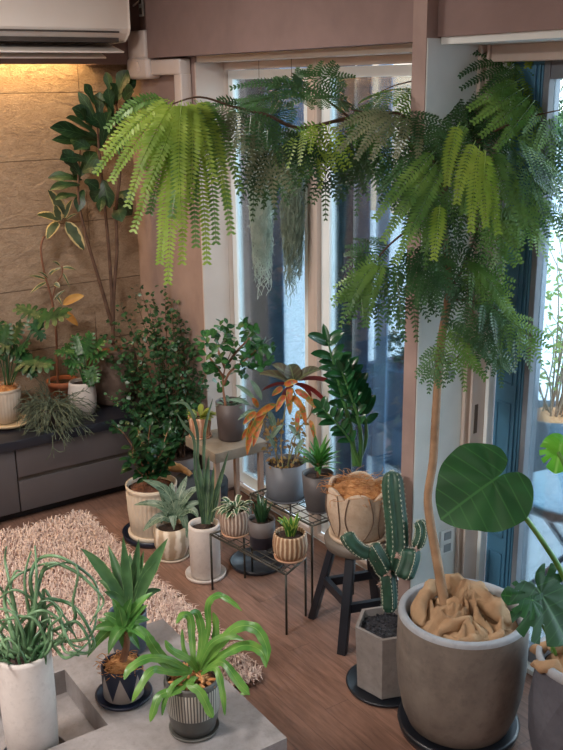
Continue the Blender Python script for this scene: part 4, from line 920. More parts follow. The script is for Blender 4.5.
def bushy(q,lf,w,specs,n,L,jit=.02,prof=ovate,wr=.3,dn=0,r0=.005):
    for pts in specs:
        P,_=catmull([atd(x,y,w+d) for x,y,d in pts],[1]*len(pts),8); q.tube(P,[r0*(1-.75*i/len(P)) for i in range(len(P))],6)
        for i in range(n):
            u=.2+.8*i/(n-1); k=min(len(P)-2,max(1,int(u*(len(P)-1)))); p=P[k]; T=(P[k+1]-P[k-1]).normalized(); d_=(T*.45+rdir(-.6,.8)+V((0,0,dn))).normalized(); l_=L*ru(.75,1.15); s0=p+d_*jit*rnd.random()
            lf.blade([s0,s0+d_*l_*.5+V((0,0,l_*.12)),s0+d_*l_-V((0,0,l_*.1))],l_*wr,prof,.2,V((0,0,1))+VIEW*.6+rdir()*.4,6,cols=2)
bushy(q,lf,w,[[(150,485,0),(140,460,-.02),(125,435,-.04),(113,425,-.05)],[(150,485,0),(148,450,0),(150,425,0)],[(150,485,0),(160,455,0),(168,430,.02)],[(150,485,0),(135,465,-.03),(132,445,-.04)],[(150,485,0),(155,465,-.04),(163,450,-.05)],[(150,485,0),(146,460,.03),(138,430,.05)],[(150,485,0),(165,465,.02),(172,448,.02)]],24,.05)
q.build('stem',mStem,t); lf.build('foliage',mDarkG,t)
# ---------- cream petal pot with silvery leaves
c=V((-3.255,1.615,0))
t=thing('silver_leaf_plant','broad grey-green leaved plant in a cream fluted bowl left of the tall white pot','potted plant',c)
saucer(t,c,.072,mCrm,.012)
pot(t,c+V((0,0,.007)),[(.05,0),(.058,.004),(.072,.05),(.074,.1),(.068,.135)],stripes('cream_streak_glaze','A8937C','BCA890','DCD0C0',9),.007,mSoil,.015,flute(9,.07,(.005,.13)),108)
w=W_(c+V((0,0,.2))); q=MB()
for b0,m0,tip,wd in[((174,520),(178,488),(143,480),.024),((173,520),(165,497),(134,505),.018),((172,522),(163,508),(143,531),.022),((175,520),(182,492),(200,487),.021),((175,520),(184,502),(187,538),.019),((174,520),(178,496),(187,476),.02),((173,520),(166,498),(158,484),.018),((175,520),(192,500),(198,518),.019),((173,520),(168,500),(161,524),.018),((174,520),(184,500),(205,503),.016),((174,522),(172,505),(174,530),.018),((174,520),(170,495),(172,482),.02)]:
    q.blade([atd(*b0,w),atd(*m0,w-.02),atd(*tip,w+ru(-.06,.02))],wd,ovate,.15,VIEW*.9+V((0,0,.8)),9)
q.build('foliage',leafm('silver_green_leaf','4E6A54','76907A',.4,vein='A0B096',side=6,vw=.04,trans=.15,spot='3E5A46'),t)
# long leaf arching over the ribbed pot
B=atd(172,500,w);q=MB()
# ---------- drum stand with driftwood
c=V((-3.455,1.868,0))
t=thing('stone_drum','dark slate drum with driftwood on top, behind the cream ribbed pot','planter',c)
MB().lathe(c,[(.105,0),(.115,.004),(.125,.205),(.122,.212),(.118,.214),(.001,.214)],56).build('pot',concrete('slate_stone','30363C','424A50','24282E',.7,14),t)
q=MB(); cc=c+V((0,0,.235))
def onp(px,py,z): return on(px,py,2,z)
z_=.232; q.tube([onp(164,470,z_),onp(172,467,z_+.012),onp(182,469,z_+.005),onp(192,474,z_-.004)],[.008,.022,.018,.005],12,smooth=7); q.tube([onp(176,466,z_),onp(186,472,z_),onp(190,476,z_-.006)],[.01,.012,.004],9,smooth=6)
for i in range(len(q.v)): q.v[i]=q.v[i]+V((0,0,.006*noise.noise(q.v[i]*60)))
tag(q.build('driftwood',mat('pale_driftwood','A47C52','C69C6E',.8,25,bump=.5)),'pale tan lump of driftwood lying on the dark drum planter','driftwood')
# black glossy tray on floor
cx,cy=-2.99,1.87
t=thing('floor_tray','black glossy shallow tray on the floor under the left end of the low wire stand','tray',(cx,cy,0))
MB().lathe((cx,cy,0),[(.1,0),(.11,.004),(.115,.02),(.11,.02),(.105,.008),(.001,.008)],48).build('dish',mBlackS,t)
# ================================================================ dense small-leaf shrub
c=V((-3.62,1.93,0)); c=V((-3.62,1.92,0))
sh=thing('small_leaf_shrub','large dark shrub of tiny round leaves in the corner between cabinet and window','shrub',(-3.79,1.93,0))
base=V((-3.79,1.93,.2))
pot(sh,V((-3.79,1.93,0)),[(.075,0),(.085,.005),(.1,.12),(.105,.215)],mDB,.008,mSoil,.015); mTiny=leafm('tiny_round_leaf','244A2C','44744A',.32,trans=.2,nscale=18)
q=MB();lf=MB(); w=W_(base+V((0,0,.3)))
tips=[(112,320),(122,308),(135,296),(140,288),(152,292),(165,290),(178,300),(190,306),(150,310),(172,312),(185,325),(198,345),(205,365),(205,385),(200,400),(118,345),(108,360),(118,372),(125,395),(130,415),(118,425),(150,335),(165,340),(178,350),(190,370),(160,360),(175,375),(145,355),(135,335),(150,385),(165,395),(185,400),(140,405),(155,425),(172,425),(140,372),(128,352),(192,388),(160,318),(145,322),(170,440),(148,445),(180,338),(112,398),(106,338)]
for i,(x,y) in enumerate(tips):
    d_=ru(-.12,.1); B=base+V((ru(-.03,.03),ru(-.03,.03),0)); T=atd(x,y,w+d_); M_=B.lerp(T,.5)+V((ru(-.04,.04),ru(-.04,.04),.06)); P=[]
    for k in range(13): u=k/12; P.append(B*(1-u)**2+M_*2*u*(1-u)+T*u*u); P[-1].y=min(P[-1].y,2.03)
    q.tube(P,[.003*(1-.7*k/12) for k in range(13)],4,caps=False)
    for k in range(75):
        u=ru(.25,1.03); j=min(11,int(u*12)); p=P[j].lerp(P[min(12,j+1)],u*12-j)+rdir()*ru(.002,.035); p.y=min(p.y,2.035); e=rdir(-.4,.9); e.y=min(e.y,(2.05-p.y)/.03); L=ru(.016,.027)
        lf.blade([p,p+e*L*.5,p+e*L],L*.46,obov,.1,V((0,0,1))+rdir()*.9+VIEW*.4,3,cols=2)
q.build('stem',mTwig,sh); lf.build('foliage',mTiny,sh)
# ================================================================ CABINET TOP PLANTS
CT=.4005
# big brown pot with fiddle-leaf fig
c=V((-4.185,1.80,CT))
t=thing('fiddle_leaf_fig','tall dark fig tree with three thin trunks in a large brown-grey pot on the cabinet','potted tree',c)
mBrP=concrete('brown_grey_clay','5F5048','75645A','4A3E38',.8,8)
pot(t,c,[(.085,0),(.1,.01),(.122,.12),(.124,.2),(.114,.27),(.11,.282)],mBrP,.01,mBark,.03)
w=W_(c+V((0,0,.6))); q=MB(); lf=MB()
mFid=leafm('fig_leaf','14321F','2A4E30',.4,vein='4C7048',vw=.03,side=5,trans=.12)
mTk=mat('fig_bark','4E3A30','6A5040',.8,25)
TR=[[(113,345,0),(112,300,0),(108,240,0),(103,190,0),(99,150,0),(97,120,0)],[(112,325,0),(102,290,.0),(90,250,-.0),(81,215,0),(78,190,0),(80,150,0)],[(113,330,0),(114,290,0),(117,250,0),(116,210,0),(120,170,0),(117,120,0),(116,95,0)]]
for pts in TR:
    q.tube([on(x,y,0,-4.19+d) for x,y,d in pts],[.010,.009,.008,.007,.006,.004],8,smooth=6)
q.build('trunk',mTk,t)
for (x0,y0,x1,y1,wd) in[(113,100,106,72,.02),(114,102,136,78,.045),(116,100,128,70,.035),(100,128,72,108,.035),(99,125,78,92,.022),(100,120,100,92,.03),(112,115,108,88,.025),(97,135,66,118,.03),(117,118,141,100,.03),(118,128,138,115,.03),(96,140,50,128,.035),(95,145,52,140,.022),(98,142,74,150,.03),(102,145,110,112,.04),(106,132,92,116,.035),(118,135,124,112,.03),(104,150,84,136,.03),(80,175,62,150,.03),(81,176,96,152,.035),(82,180,48,178,.024),(80,185,50,190,.022),(84,182,98,190,.028),(80,178,70,170,.035),(82,172,104,168,.035),(103,180,110,208,.04),(103,192,94,202,.035),(104,196,100,212,.02),(117,200,132,215,.04),(116,205,122,222,.035),(118,195,134,200,.03),(104,140,122,132,.035),(78,196,55,200,.02),(84,190,78,212,.025),(110,110,96,100,.035),(116,106,110,84,.03),(124,100,134,92,.035),(113,122,104,104,.035),(92,128,80,112,.03),(90,150,70,140,.035),(110,150,125,140,.03),(86,160,60,160,.03),(95,105,84,84,.02)]:
    o_=ru(-.05,.05);B=on(x0,y0,0,-4.2+o_);T=on(x1,y1,0,-4.2+o_+ru(-.04,.1)); T.x=max(T.x,-4.31); L=(T-B).length; lf.blade([B,(B+T)/2+V((0,0,.02))+VIEW*.01,T],min(wd*1.15,.042),lambda t_:max(.01,math.sin(math.pi*t_**1.25))**.55*(.82+.18*math.cos(t_*9)),.2,VIEW*1.4+V((0,0,.3))+rdir()*.4,9,wave=.06)
lf.build('foliage',mFid,t)
# variegated rubber plant
cx=on(62,398,2,CT+.1)
c=V((-4.24,1.56,CT))
t=thing('variegated_rubber_plant','slim rubber plant with cream-edged leaves in a terracotta pot against the stone wall','potted plant',c)
mTer=mat('terracotta','8E5236','A4654A',.8,14)
pot(t,c,[(.05,0),(.055,.004),(.066,.11),(.072,.112),(.074,.14)],mTer,.007,mSoil,.015)
w=W_(c+V((0,0,.5))); q=MB(); lf=MB(); l2=MB()
def R_(x,y,d=0): return on(x,y,0,-4.24-d)
q.tube([R_(x,y) for x,y in((58,388),(57,360),(56,330),(52,300),(45,275),(41,250),(44,236))],[.007,.006,.006,.005,.005,.005,.004],8,smooth=6)
q.tube([R_(x,y) for x,y in((52,300),(56,285),(62,275),(62,266))],.0035,7,smooth=4)
q.build('stem',mat('reddish_stem','6A4432','7E543E',.7,20),t)
mVarR=leafm('cream_edged_leaf','42543E','66765A',.35,edge='DCC890',ew=.34,trans=.2); mYel=leafm('yellow_leaf','C08A40','D8AC5C',.5,trans=.3)
for (x0,y0,x1,y1,wd) in[(66,216,48,190,.026),(60,220,37,215,.026),(58,222,47,239,.026),(66,222,84,250,.03),(64,219,72,200,.015),(66,220,77,214,.006),(60,221,55,205,.02)]:
    B=R_(x0,y0);T=R_(x1,y1,-.04); lf.blade([B,(B+T)/2+V((0,0,.012)),T],wd*1.0,ovate,.2,VIEW+V((0,0,.5)),9)
q2=MB(); q2.tube([R_(x,y) for x,y in((44,238),(52,230),(60,220),(66,218))],.003,6,smooth=4); q2.build('twig',mTk,t)
for (x0,y0,x1,y1,wd) in[(62,268,76,270,.009),(60,266,52,262,.008),(48,275,62,268,.008),(47,280,28,276,.008),(47,282,30,294,.009),(54,284,60,288,.012),(50,275,56,270,.01),(62,272,70,288,.006),(48,278,38,272,.006),(56,296,62,305,.008),(54,300,66,290,.008)]:
    B=R_(x0,y0);T=R_(x1,y1,-.02); lf.blade([B,(B+T)/2+V((0,0,.012)),T],wd,lance,.3,VIEW+V((0,0,.5)),7)
for (x0,y0,x1,y1,wd) in[(63,305,84,296,.02),(62,312,78,326,.018)]:
    B=R_(x0,y0,-.02);T=R_(x1,y1,-.06); l2.blade([B,(B+T)/2+V((0,0,.02)),T],wd,ovate,.3,VIEW,8)
lf.build('foliage',mVarR,t); l2.build('yellow_leaves',mYel,t)
# lobed leaves
def lobed(q,B,C,L,ax,nr,nl=6,wr=.5,droop=.15,lw=.1):
    ax=V(ax).normalized();nr=V(nr);nr=(nr-ax*nr.dot(ax)).normalized();sd=ax.cross(nr)
    def bl(o,d,l,w_): 
        d=d.normalized(); q.blade([o,o+d*l*.5+nr*.004,o+d*l-nr*l*droop],w_,lambda t_:(.9+.2*math.sin(t_*9))*min(1,(1-t_)*3)**.7,.08,nr,6,cols=2,wave=.12)
    bl(C,ax,L,L*lw*1.5)
    for i in range(nl):
        u=i/(nl-1); o=C+ax*L*(.02+.75*u); l=L*wr*(.75+.4*math.sin(math.pi*(.25+u*.55)))*(1-.35*u); an=math.radians(125-85*u)
        for g in(-1,1): bl(o,ax*math.cos(an)+sd*g*math.sin(an),l*ru(.9,1.1),L*lw*ru(.85,1.1))
    if B is not None: q.tube([B,B.lerp(C,.5)+V((0,0,.02)),C],.0025,6,smooth=4)
mPh=leafm('split_leaf_green','23502A','3A7034',.35,vein='5E8E4C',trans=.15,nscale=20); mPhD=leafm('dark_split_leaf','1A3E22','2C5A2E',.35,vein='486E3C',trans=.12)
def phil(name,label,c,potf,leaves,m,sz):
    t=thing(name,label,'potted plant',c); potf(t,c); w=W_(c+V((0,0,.25))); q=MB()
    for (bx,by,x,y,tx,ty,L,nf) in leaves:
        B=atd(bx,by,w);C=atd(x,y,w+ru(-.04,.02)); ax=R2*(tx-x)-U2*(ty-y)+VIEW*ru(-4,10); lobed(q,B,C,L*sz,ax,V((0,0,1))*nf+VIEW*.8+rdir()*.15)
    q.build('foliage',m,t)
c=V((-4.17,1.30,CT))
# wooden dish under the left pot
q=MB(); cd_=V((-4.14,1.25,CT)); q.lathe(cd_,[(.05,0),(.09,.012),(.1,.026),(.097,.028),(.085,.018),(.001,.018)],40,lambda th,z,j:1+.04*math.sin(3*th)); tag(q.build('bone_dish',mat('bone_shell','C8AE86','D8C2A0',.5,10)),'pale bone-coloured dish under the ribbed pot at the left end of the cabinet','dish')
def pA(t,c):
    pot(t,c,[(.042,0),(.052,.004),(.07,.06),(.076,.145),(.073,.15),(.075,.153),(.077,.165)],mat('grey_cream_glaze','A39688','B4A798',.6,12),.007,mSoil,.02,flute(30,.035,(.01,.15)),120); coir(t,c+V((0,0,.16)),.064,90,.025)
c=V((-4.15,1.245,CT+.0185))
phil('split_leaf_philodendron','split-leaved plant in a grey-cream ribbed pot at the left end of the cabinet',c,pA,
 [(8,385,8,345,-10,338,.11,1),(8,385,12,340,22,322,.1,1),(8,385,6,350,24,355,.11,1),(10,385,40,318,78,312,.15,1),(10,385,40,316,12,306,.12,1),(10,385,34,325,42,338,.08,1),(6,385,-2,355,-22,362,.11,1),(12,385,26,362,60,366,.13,1),(12,385,24,362,36,378,.09,1),(5,385,2,330,-8,318,.09,1),(9,385,16,352,26,345,.09,1),(8,385,4,342,8,325,.09,1)],mPhD,1.)
c=V((-4.092,1.598,CT))
def pW(t,c):
    pot(t,c,[(.045,0),(.055,.006),(.066,.05),(.067,.1),(.06,.15),(.058,.162)],mWp,.006,mSoil,.012)
phil('split_leaf_philodendron','compact plant with ruffled lobed leaves in a smooth pale pot on the cabinet',c,pW,
 [(84,385,82,355,62,345,.10,1),(84,385,88,352,106,338,.10,1),(84,385,80,352,74,334,.09,1),(84,385,92,358,108,352,.08,1),(84,385,80,362,60,362,.08,1),(84,385,92,368,98,385,.08,.2),(84,385,76,362,66,380,.07,.2),(84,385,86,350,92,332,.09,1),(84,385,88,372,92,392,.07,.1),(84,385,72,352,56,352,.08,1)],mPh,1.)
# rhipsalis
c=V((-4.045,1.43,CT))
t=thing('mistletoe_cactus','tangled grey-green string-like cactus spilling from a small dark pot over the cabinet front edge','potted plant',c)
pot(t,c,[(.04,0),(.048,.004),(.058,.07),(.06,.08)],mDB,.005,mSoil,.012)
q=MB(); mRh=leafm('mistletoe_stem','4A5644','74806A',.6,trans=.1,nscale=30)
for i in range(260):
    a=ru(0,6.283); e=V((math.cos(a),math.sin(a),0)); p=c+V((0,0,.075))+e*ru(0,.03); L=ru(.09,.17)*(1.3 if e.x>0.2 else 1); P=[p]; d_=(e*ru(.5,1)+V((0,0,ru(.2,1)))).normalized()
    for k in range(7):
        d_=(d_+rdir()*.45+V((0,0,-.32))).normalized(); nx=P[-1]+d_*L/6
        if nx.x<-3.92: nx.z=max(nx.z,CT+.004)
        nx.x=max(nx.x,-4.33)
        P.append(nx)
        if k in(3,5):
            f_=(d_+rdir()*.9).normalized(); E=nx+f_*.03
            if E.x<-3.92:E.z=max(E.z,CT+.003)
            q.tube([nx,E],[.0014,.0011],4,caps=False)
    q.tube(P,.0016,4,caps=False)
w=W_(V((-3.9,1.42,.4)))
for pts in([(48,425),(52,435),(53,448),(54,458)],[(53,446),(50,455),(46,460)],[(53,448),(60,452),(66,450)],[(50,385),(49,372),(52,366),(54,368)]): q.tube([atd(x,y,w) for x,y in pts],.0018,5,smooth=4)
q.build('foliage',mRh,t)
# ================================================================ HANGING MOSS
mMoss=leafm('spanish_moss','C8D8CC','E8F2EA',.7,trans=.5,nscale=20); mMossD=leafm('darker_spanish_moss','92A490','B4C4B0',.7,trans=.5,nscale=20)
for (px,ytop,ybot,wd,label,m,Y) in((260,128,304,13,'pale silvery hanging moss, left of the two bundles in the window',mMoss,2.13),(292,128,312,11.5,'greyer green hanging moss, right of the two bundles in the window',mMossD,2.12)):
    A=on(px,ytop,1,Y);B=on(px,ybot,1,Y); L=A.z-B.z; t=thing('hanging_moss',label,'hanging plant',A)
    zt=1.984; q=MB(); q.tube([V((A.x,A.y,A.z-.02)),V((A.x,A.y,zt))],.0012,5); q.build('wire',mWire,t)
    q=MB(); k_=wd/on(px,200,1,Y).length if 0 else wd*.0033
    for i in range(330):
        a=ru(0,6.283); rr=k_*math.sqrt(rnd.random()); p=A+V((rr*math.cos(a)*.6,rr*math.sin(a)*.35,ru(-L*.6,.02)))
        n=int(ru(10,20)); P=[p]; st_=L*.035; d_=V((0,0,-1)); lim=B.z+(rr/k_)**2*L*.35+ru(0,.1)*L
        for k in range(n):
            d_=(d_*.45+V((0,0,-.62))+rdir()*.85).normalized(); P.append(P[-1]+d_*st_)
            h_=V((P[-1].x-A.x,P[-1].y-A.y,0))
            lm_=k_*1.4*(1-.62*min(1,max(0,(A.z-P[-1].z)/L)))
            if h_.length>lm_: P[-1]-=h_*(1-lm_/h_.length)*.6
            if P[-1].y>2.17: P[-1].y=2.17
            if P[-1].z<lim: break
            if rnd.random()<.35: E=P[-1]+(rdir()+V((0,0,-.3)))*.014; q.tube([P[-1],E],[.0008,.0004],3,caps=False)
        q.tube(P,[.0011]*len(P),3,caps=False)
    q.build('strands',m,t,smooth=False)
# ================================================================ MONSTERA (right edge)
c=V((-1.425,1.955,0))
t=thing('monstera','monstera with one huge heart-shaped leaf in a dark faceted planter at right edge','potted plant',c)
mFac=concrete('dark_faceted_concrete','4A4A52','5A5A62','3C3C44',.75,8); 
q=MB(); n=14; prof=[(.105,0),(.13,.06),(.145,.14),(.147,.22),(.14,.3),(.133,.36)]; 
for j,(r_,z) in enumerate(prof):
    for k in range(n): th=6.283*(k+.5*(j%2))/n; q.v.append(c+V((r_*math.cos(th),r_*math.sin(th),z)))
for j in range(len(prof)-1):
    for k in range(n):
        k2=(k+1)%n
        if j%2==0: q.face([j*n+k,j*n+k2,(j+1)*n+k]); q.face([j*n+k2,(j+1)*n+k2,(j+1)*n+k])
        else: q.face([j*n+k,(j+1)*n+k2,(j+1)*n+k]); q.face([j*n+k,j*n+k2,(j+1)*n+k2])
q.face(list(range(n))[::-1]); q.build('pot',mFac,t,smooth=False)
MB().lathe(c,[(.13,.352),(.136,.36),(.136,.378),(.13,.382),(.122,.382),(.118,.376),(.116,.33)],64,close=False).build('rim',mPlr,t)
MB().lathe(c+V((0,0,.325)),[(.118,0),(.05,.004),(.002,.005)],32).build('soil',mSoil,t)
cm=c+V((0,0,.35)); burlap(t,cm,.112,.06,[([rp(cm,536,650,.0),rp(cm,545,643,.04),rp(cm,560,646,.05),rp(cm,575,652,.02)],.018),([rp(cm,533,662,.0),rp(cm,548,666,.03),rp(cm,570,672,.02)],.02)],7.1)
mMon=leafm('monstera_leaf','1B4522','2A5C2E',.36,vein='3E6E3A',vw=.012,side=5,trans=.12,nscale=8); mMonB=leafm('young_monstera_leaf','4E9A2A','7AC23C',.35,vein='9AD060',trans=.4,nscale=8); mMS=leafm('monstera_stalk','4A7A34','6A9A44',.35,trans=.05)
w=W_(cm); q=MB()
wl=w-.25
def petiole(pts,r=.006):
    q=MB(); q.tube([atd(*p) for p in pts],[r*(1.3-.5*i/(len(pts)-1)) for i in range(len(pts))],8,smooth=6); q.build('stalk',mMS,t)
petiole([(566,655,w),(575,610,w-.05),(563,575,w-.1),(545,545,w-.16),(520,510,w-.22),(500,482,wl)],.0075)
petiole([(553,652,w),(550,625,w-.05),(546,608,w-.1),(540,596,w-.12)],.005)
petiole([(572,655,w),(585,600,w-.05),(580,520,w-.1),(566,470,w-.12),(558,452,w-.12)],.006)
def heart(th):
    a=abs(th); 
    pts=[(0,1.0),(.25,.93),(.6,.84),(1.0,.8),(1.5,.74),(2.0,.6),(2.45,.5),(2.8,.36),(3.0,.2),(3.15,.05)]
    for (x0,y0),(x1,y1) in zip(pts,pts[1:]):
        if a<=x1: return y0+(y1-y0)*(a-x0)/(x1-x0)
    return .06
C=atd(495,479,wl); Tp=atd(434,522,wl-.03); q=MB(); size=(Tp-C).length*.9
q.polar(C,Tp-C,VIEW*.75+V((0,0,.8)),size,heart,.1,10,72); q.build('leaf',mMon,t)
def split(th,ns=5):
    r=heart(th); a=abs(th); 
    for k in range(ns):
        ck=.55+k*.42; 
        if abs(a-ck)<.06: return r*(.58+.14*(k%2))
    return r
C=atd(541,594,w-.12); q=MB(); Tp=atd(548,650,w-.2); Tp=atd(575,632,w-.2); q.polar(C,(R2*.55-U2*.9),VIEW*.8+V((0,0,.9)),.155,split,.15,8,150); q.build('leaf',mMon,t)
C=atd(532,600,w-.14); q=MB(); q.polar(C,(-R2*1-U2*-.25),V((0,0,1))+VIEW*.7,.08,split,.2,8,150); q.build('leaf',mMon,t)
petiole([(556,655,w),(545,630,w-.06),(534,612,w-.12),(532,600,w-.14)],.004)
C=atd(560,448,w-.12); q=MB(); q.polar(C,(-R2*.15-U2*1),VIEW+V((0,0,.6)),.07,split,.2,8,120); q.build('leaf',mMonB,t)
C=atd(560,445,w-.11); q=MB(); q.polar(C,(-R2*.8+U2*.2),VIEW+V((0,0,.6)),.045,heart,.2,6,60); q.build('leaf',mMonB,t)
# ================================================================ COFFEE TABLE PLANTS
CZ=TZ+.0005
# tall white pot, curly plant
c=V((-2.09,.59,CZ)); zt_=TZ-.075
t=thing('curly_stem_plant','tangle of long curling cylindrical green leaves in a tall white pot on the grey table','potted plant',c)
c=V((-2.085,.607,zt_+.0005)); t.location=c
MB().lathe(c,[(.07,0),(.082,.002),(.086,.016),(.081,.016),(.077,.008),(.001,.008)],48).build('saucer',mBlackS,t)
cw=c+V((0,0,.009)); zh=.315
pot(t,cw,[(.058,0),(.064,.005),(.069,zh*.5),(.069,zh-.01),(.0675,zh)],mWp,.008,mSoil,.03)
w=W_(cw+V((0,0,zh))); q=MB(); mCur=leafm('curly_stem_green','3E6642','86AC80',.32,trans=.08,nscale=14)
ct_=cw+V((0,0,zh-.02))
def cur(pts,r=.0042,d0=0.):
    pts=[(x+5+ru(-3,3)*(i>0),y+ru(-3,3)*(i>0)) for i,(x,y) in enumerate(pts)]
    n=len(pts); P=[atd(x,y,w+(ru(-.03,.03) if 0<i else 0)+d0*i/n) for i,(x,y) in enumerate(pts)]; q.tube(P,[r*(1.1-.75*i/(n-1)) for i in range(n)],7,smooth=7)
for pts in[[(18,655),(25,610),(28,580),(35,560),(60,560),(85,580),(95,605),(85,622)],[(22,655),(30,600),(45,562),(70,570),(92,590),(96,605),(85,620)],[(10,655),(12,620),(-2,595),(-10,580)],[(25,655),(30,625),(40,602),(60,600),(75,615),(88,640),(82,650),(72,652),(60,640)],[(28,655),(35,640),(55,628),(70,622),(85,640),(80,652),(66,650)],[(15,655),(5,630),(0,600),(10,580),(30,568),(45,562)],[(20,655),(24,620),(22,580),(24,552)],[(24,655),(32,640),(38,620),(37,592),(50,612),(58,622),(72,634)],[(12,655),(3,622),(15,640),(28,650),(42,650),(46,630),(58,612),(42,602),(28,610)],[(30,655),(38,645),(50,642),(62,625),(72,618),(68,600),(76,575),(62,560),(45,568)],[(20,655),(35,660),(42,650),(36,668),(28,675),(10,676),(-5,668)],[(16,655),(8,640),(-4,625),(-12,615)],[(22,655),(16,630),(6,612),(-8,606)],[(26,655),(36,625),(38,600),(32,588),(40,570),(55,566)],[(18,655),(20,630),(30,615),(45,607),(58,618),(70,640)],[(30,658),(40,648),(52,640),(60,650),(72,654)],[(12,655),(12,620),(4,590),(2,560),(0,548)],[(20,655),(8,610),(5,590),(8,575),(18,570)],[(24,655),(30,600),(32,575),(30,548)],[(14,655),(22,640),(40,655),(48,640),(46,615)],[(30,655),(45,645),(60,655),(75,650),(85,635)],[(5,655),(-5,640),(5,620),(25,618),(45,625),(60,640)],[(18,655),(0,645),(-8,630)],[(25,655),(10,640),(15,625),(35,612),(55,618),(68,640),(80,648)],[(30,655),(50,640),(75,640),(90,628),(94,612)],[(32,655),(45,630),(30,600),(10,590),(-5,600)],[(20,655),(45,650),(60,635),(50,618),(30,625)],[(22,655),(35,655),(38,640),(28,620),(8,618),(-8,622)],[(10,658),(-5,650),(0,640),(10,648),(20,655)]]:
    cur(pts,.0058,-.02)
for k in range(26):
    a=ru(0,6.28); p=ct_+V((.045*math.cos(a),.045*math.sin(a),0)); e=(V((math.cos(a),math.sin(a),0))*ru(.2,.7)+V((0,0,1))).normalized(); L=ru(.05,.12); P=[p]
    for j in range(5): e=(e+rdir()*.35).normalized(); P.append(P[-1]+e*L/5)
    q.tube(P,[.004,.004,.0036,.003,.002,.001],6,smooth=3)
q.build('foliage',mCur,t)
q=MB(); q.tube([atd(x,y,w-.02) for x,y in((0,690),(10,705),(25,712),(38,704))],[.003,.0035,.003,.0015],7,smooth=6)
# triangles pot
c=V((-2.1,.873,CZ))
t=thing('patterned_pot_plant','small rosette-leaved plant with coir mulch in a navy pot with pale triangles on the table','potted plant',c)
MB().lathe(c,[(.062,0),(.073,.002),(.078,.012),(.073,.012),(.068,.006),(.001,.006)],48).build('saucer',mNv,t)
def trim_():
    t=NT('navy_triangle_glaze'); o=t.obj(); sp=t.n('ShaderNodeSeparateXYZ'); t.l(o,sp.inputs[0]); an=t.math('ARCTAN2',sp.outputs[1],sp.outputs[0]); f=t.math('ABSOLUTE',t.math('SUBTRACT',t.math('FRACT',t.math('ADD',t.math('MULTIPLY',an,7/6.2832),.1)),.5))
    z=t.ramp(sp.outputs[2],.012,.088); g=t.math('GREATER_THAN',t.math('MULTIPLY',t.math('SUBTRACT',1.,z),.52),f)
    return t.fin(t.pr(t.mix(g,lin('1C2438'),t.mix(t.noise(40,3),lin('8E8682'),lin('A8A09A'))),.5,0,.4))
ca=c+V((0,0,.0065)); pot(t,ca,[(.05,0),(.055,.004),(.057,.09),(.056,.096)],trim_(),.005,mSoil,.01); coir(t,ca+V((0,0,.09)),.05,160,.03)
w=W_(ca+V((0,0,.15))); q=MB(); q.tube([ca+V((0,0,.09)),atd(127,642,w),atd(124,628,w)],[.011,.009,.005],9,smooth=4); q.build('stem',mStem,t)
q=MB()
for (tip,wd,h_) in[((87,658),.013,.05),((92,630),.012,.02),((103,614),.011,.02),((118,606),.011,.02),((132,598),.011,.02),((153,592),.01,.02),((150,620),.011,.02),((152,636),.01,.02),((140,650),.01,.03),((126,655),.013,.04),((108,655),.012,.04),((96,645),.011,.04),((155,650),.008,.03),((112,598),.01,.01),((137,615),.014,.01),((124,612),.014,.0),((108,628),.013,.02),((142,632),.013,.02),((130,640),.013,.03),((112,640),.013,.03),((97,620),.009,.02),((148,605),.01,.015)]:
    B=atd(124+ru(-2,2),628+ru(-3,3),w);T=atd(tip[0],tip[1],w-ru(-.04,.06)); q.blade([B,(B+T)/2+V((0,0,h_)),T],wd*1.35,lance,.3,V((0,0,1))+VIEW*.6,9)
q.build('foliage',leafm('lanceolate_leaf','3C7034','6AA44E',.35,vein='86AE60',vw=.04,trans=.2,nscale=18),t)
# bromeliad behind
c=V((-2.30,.985,CZ))
t=thing('spiky_rosette_plant','upright spiky plant in a blue-grey pot at the far corner of the grey table','potted plant',c)
pot(t,c,[(.042,0),(.048,.004),(.054,.08),(.056,.125)],mat('slate_blue_glaze','49505E','59616E',.45,12),.005,mSoil,.015)
w=W_(c+V((0,0,.2))); q=MB()
for (bx,tip,wd,h_) in[(130,(123,536),.015,.0),(132,(139,538),.014,.0),(134,(168,538),.02,.02),(126,(80,548),.016,.05),(128,(108,545),.013,.02),(124,(90,560),.014,.04),(136,(158,560),.015,.02),(130,(130,552),.018,.0),(127,(112,562),.014,.02),(134,(150,570),.016,.02),(128,(98,580),.014,.03),(132,(144,550),.012,.01),(125,(104,592),.012,.02),(136,(162,590),.012,.03),(131,(128,572),.016,0)]:
    B=atd(bx,606,w);T=atd(tip[0],tip[1],w+ru(-.05,.05)); q.blade([B,(B+T)/2+V((0,0,h_)),T],wd*.85,lambda t_:(.9+.3*math.sin(t_*3))*min(1,(1-t_)*2.4)**.8 if t_<1 else 0,.4,VIEW+V((0,0,.4)),9)
q.build('foliage',leafm('banded_stiff_leaf','345A38','55804E',.4,edge='6E945E',ew=.43,trans=.15),t)
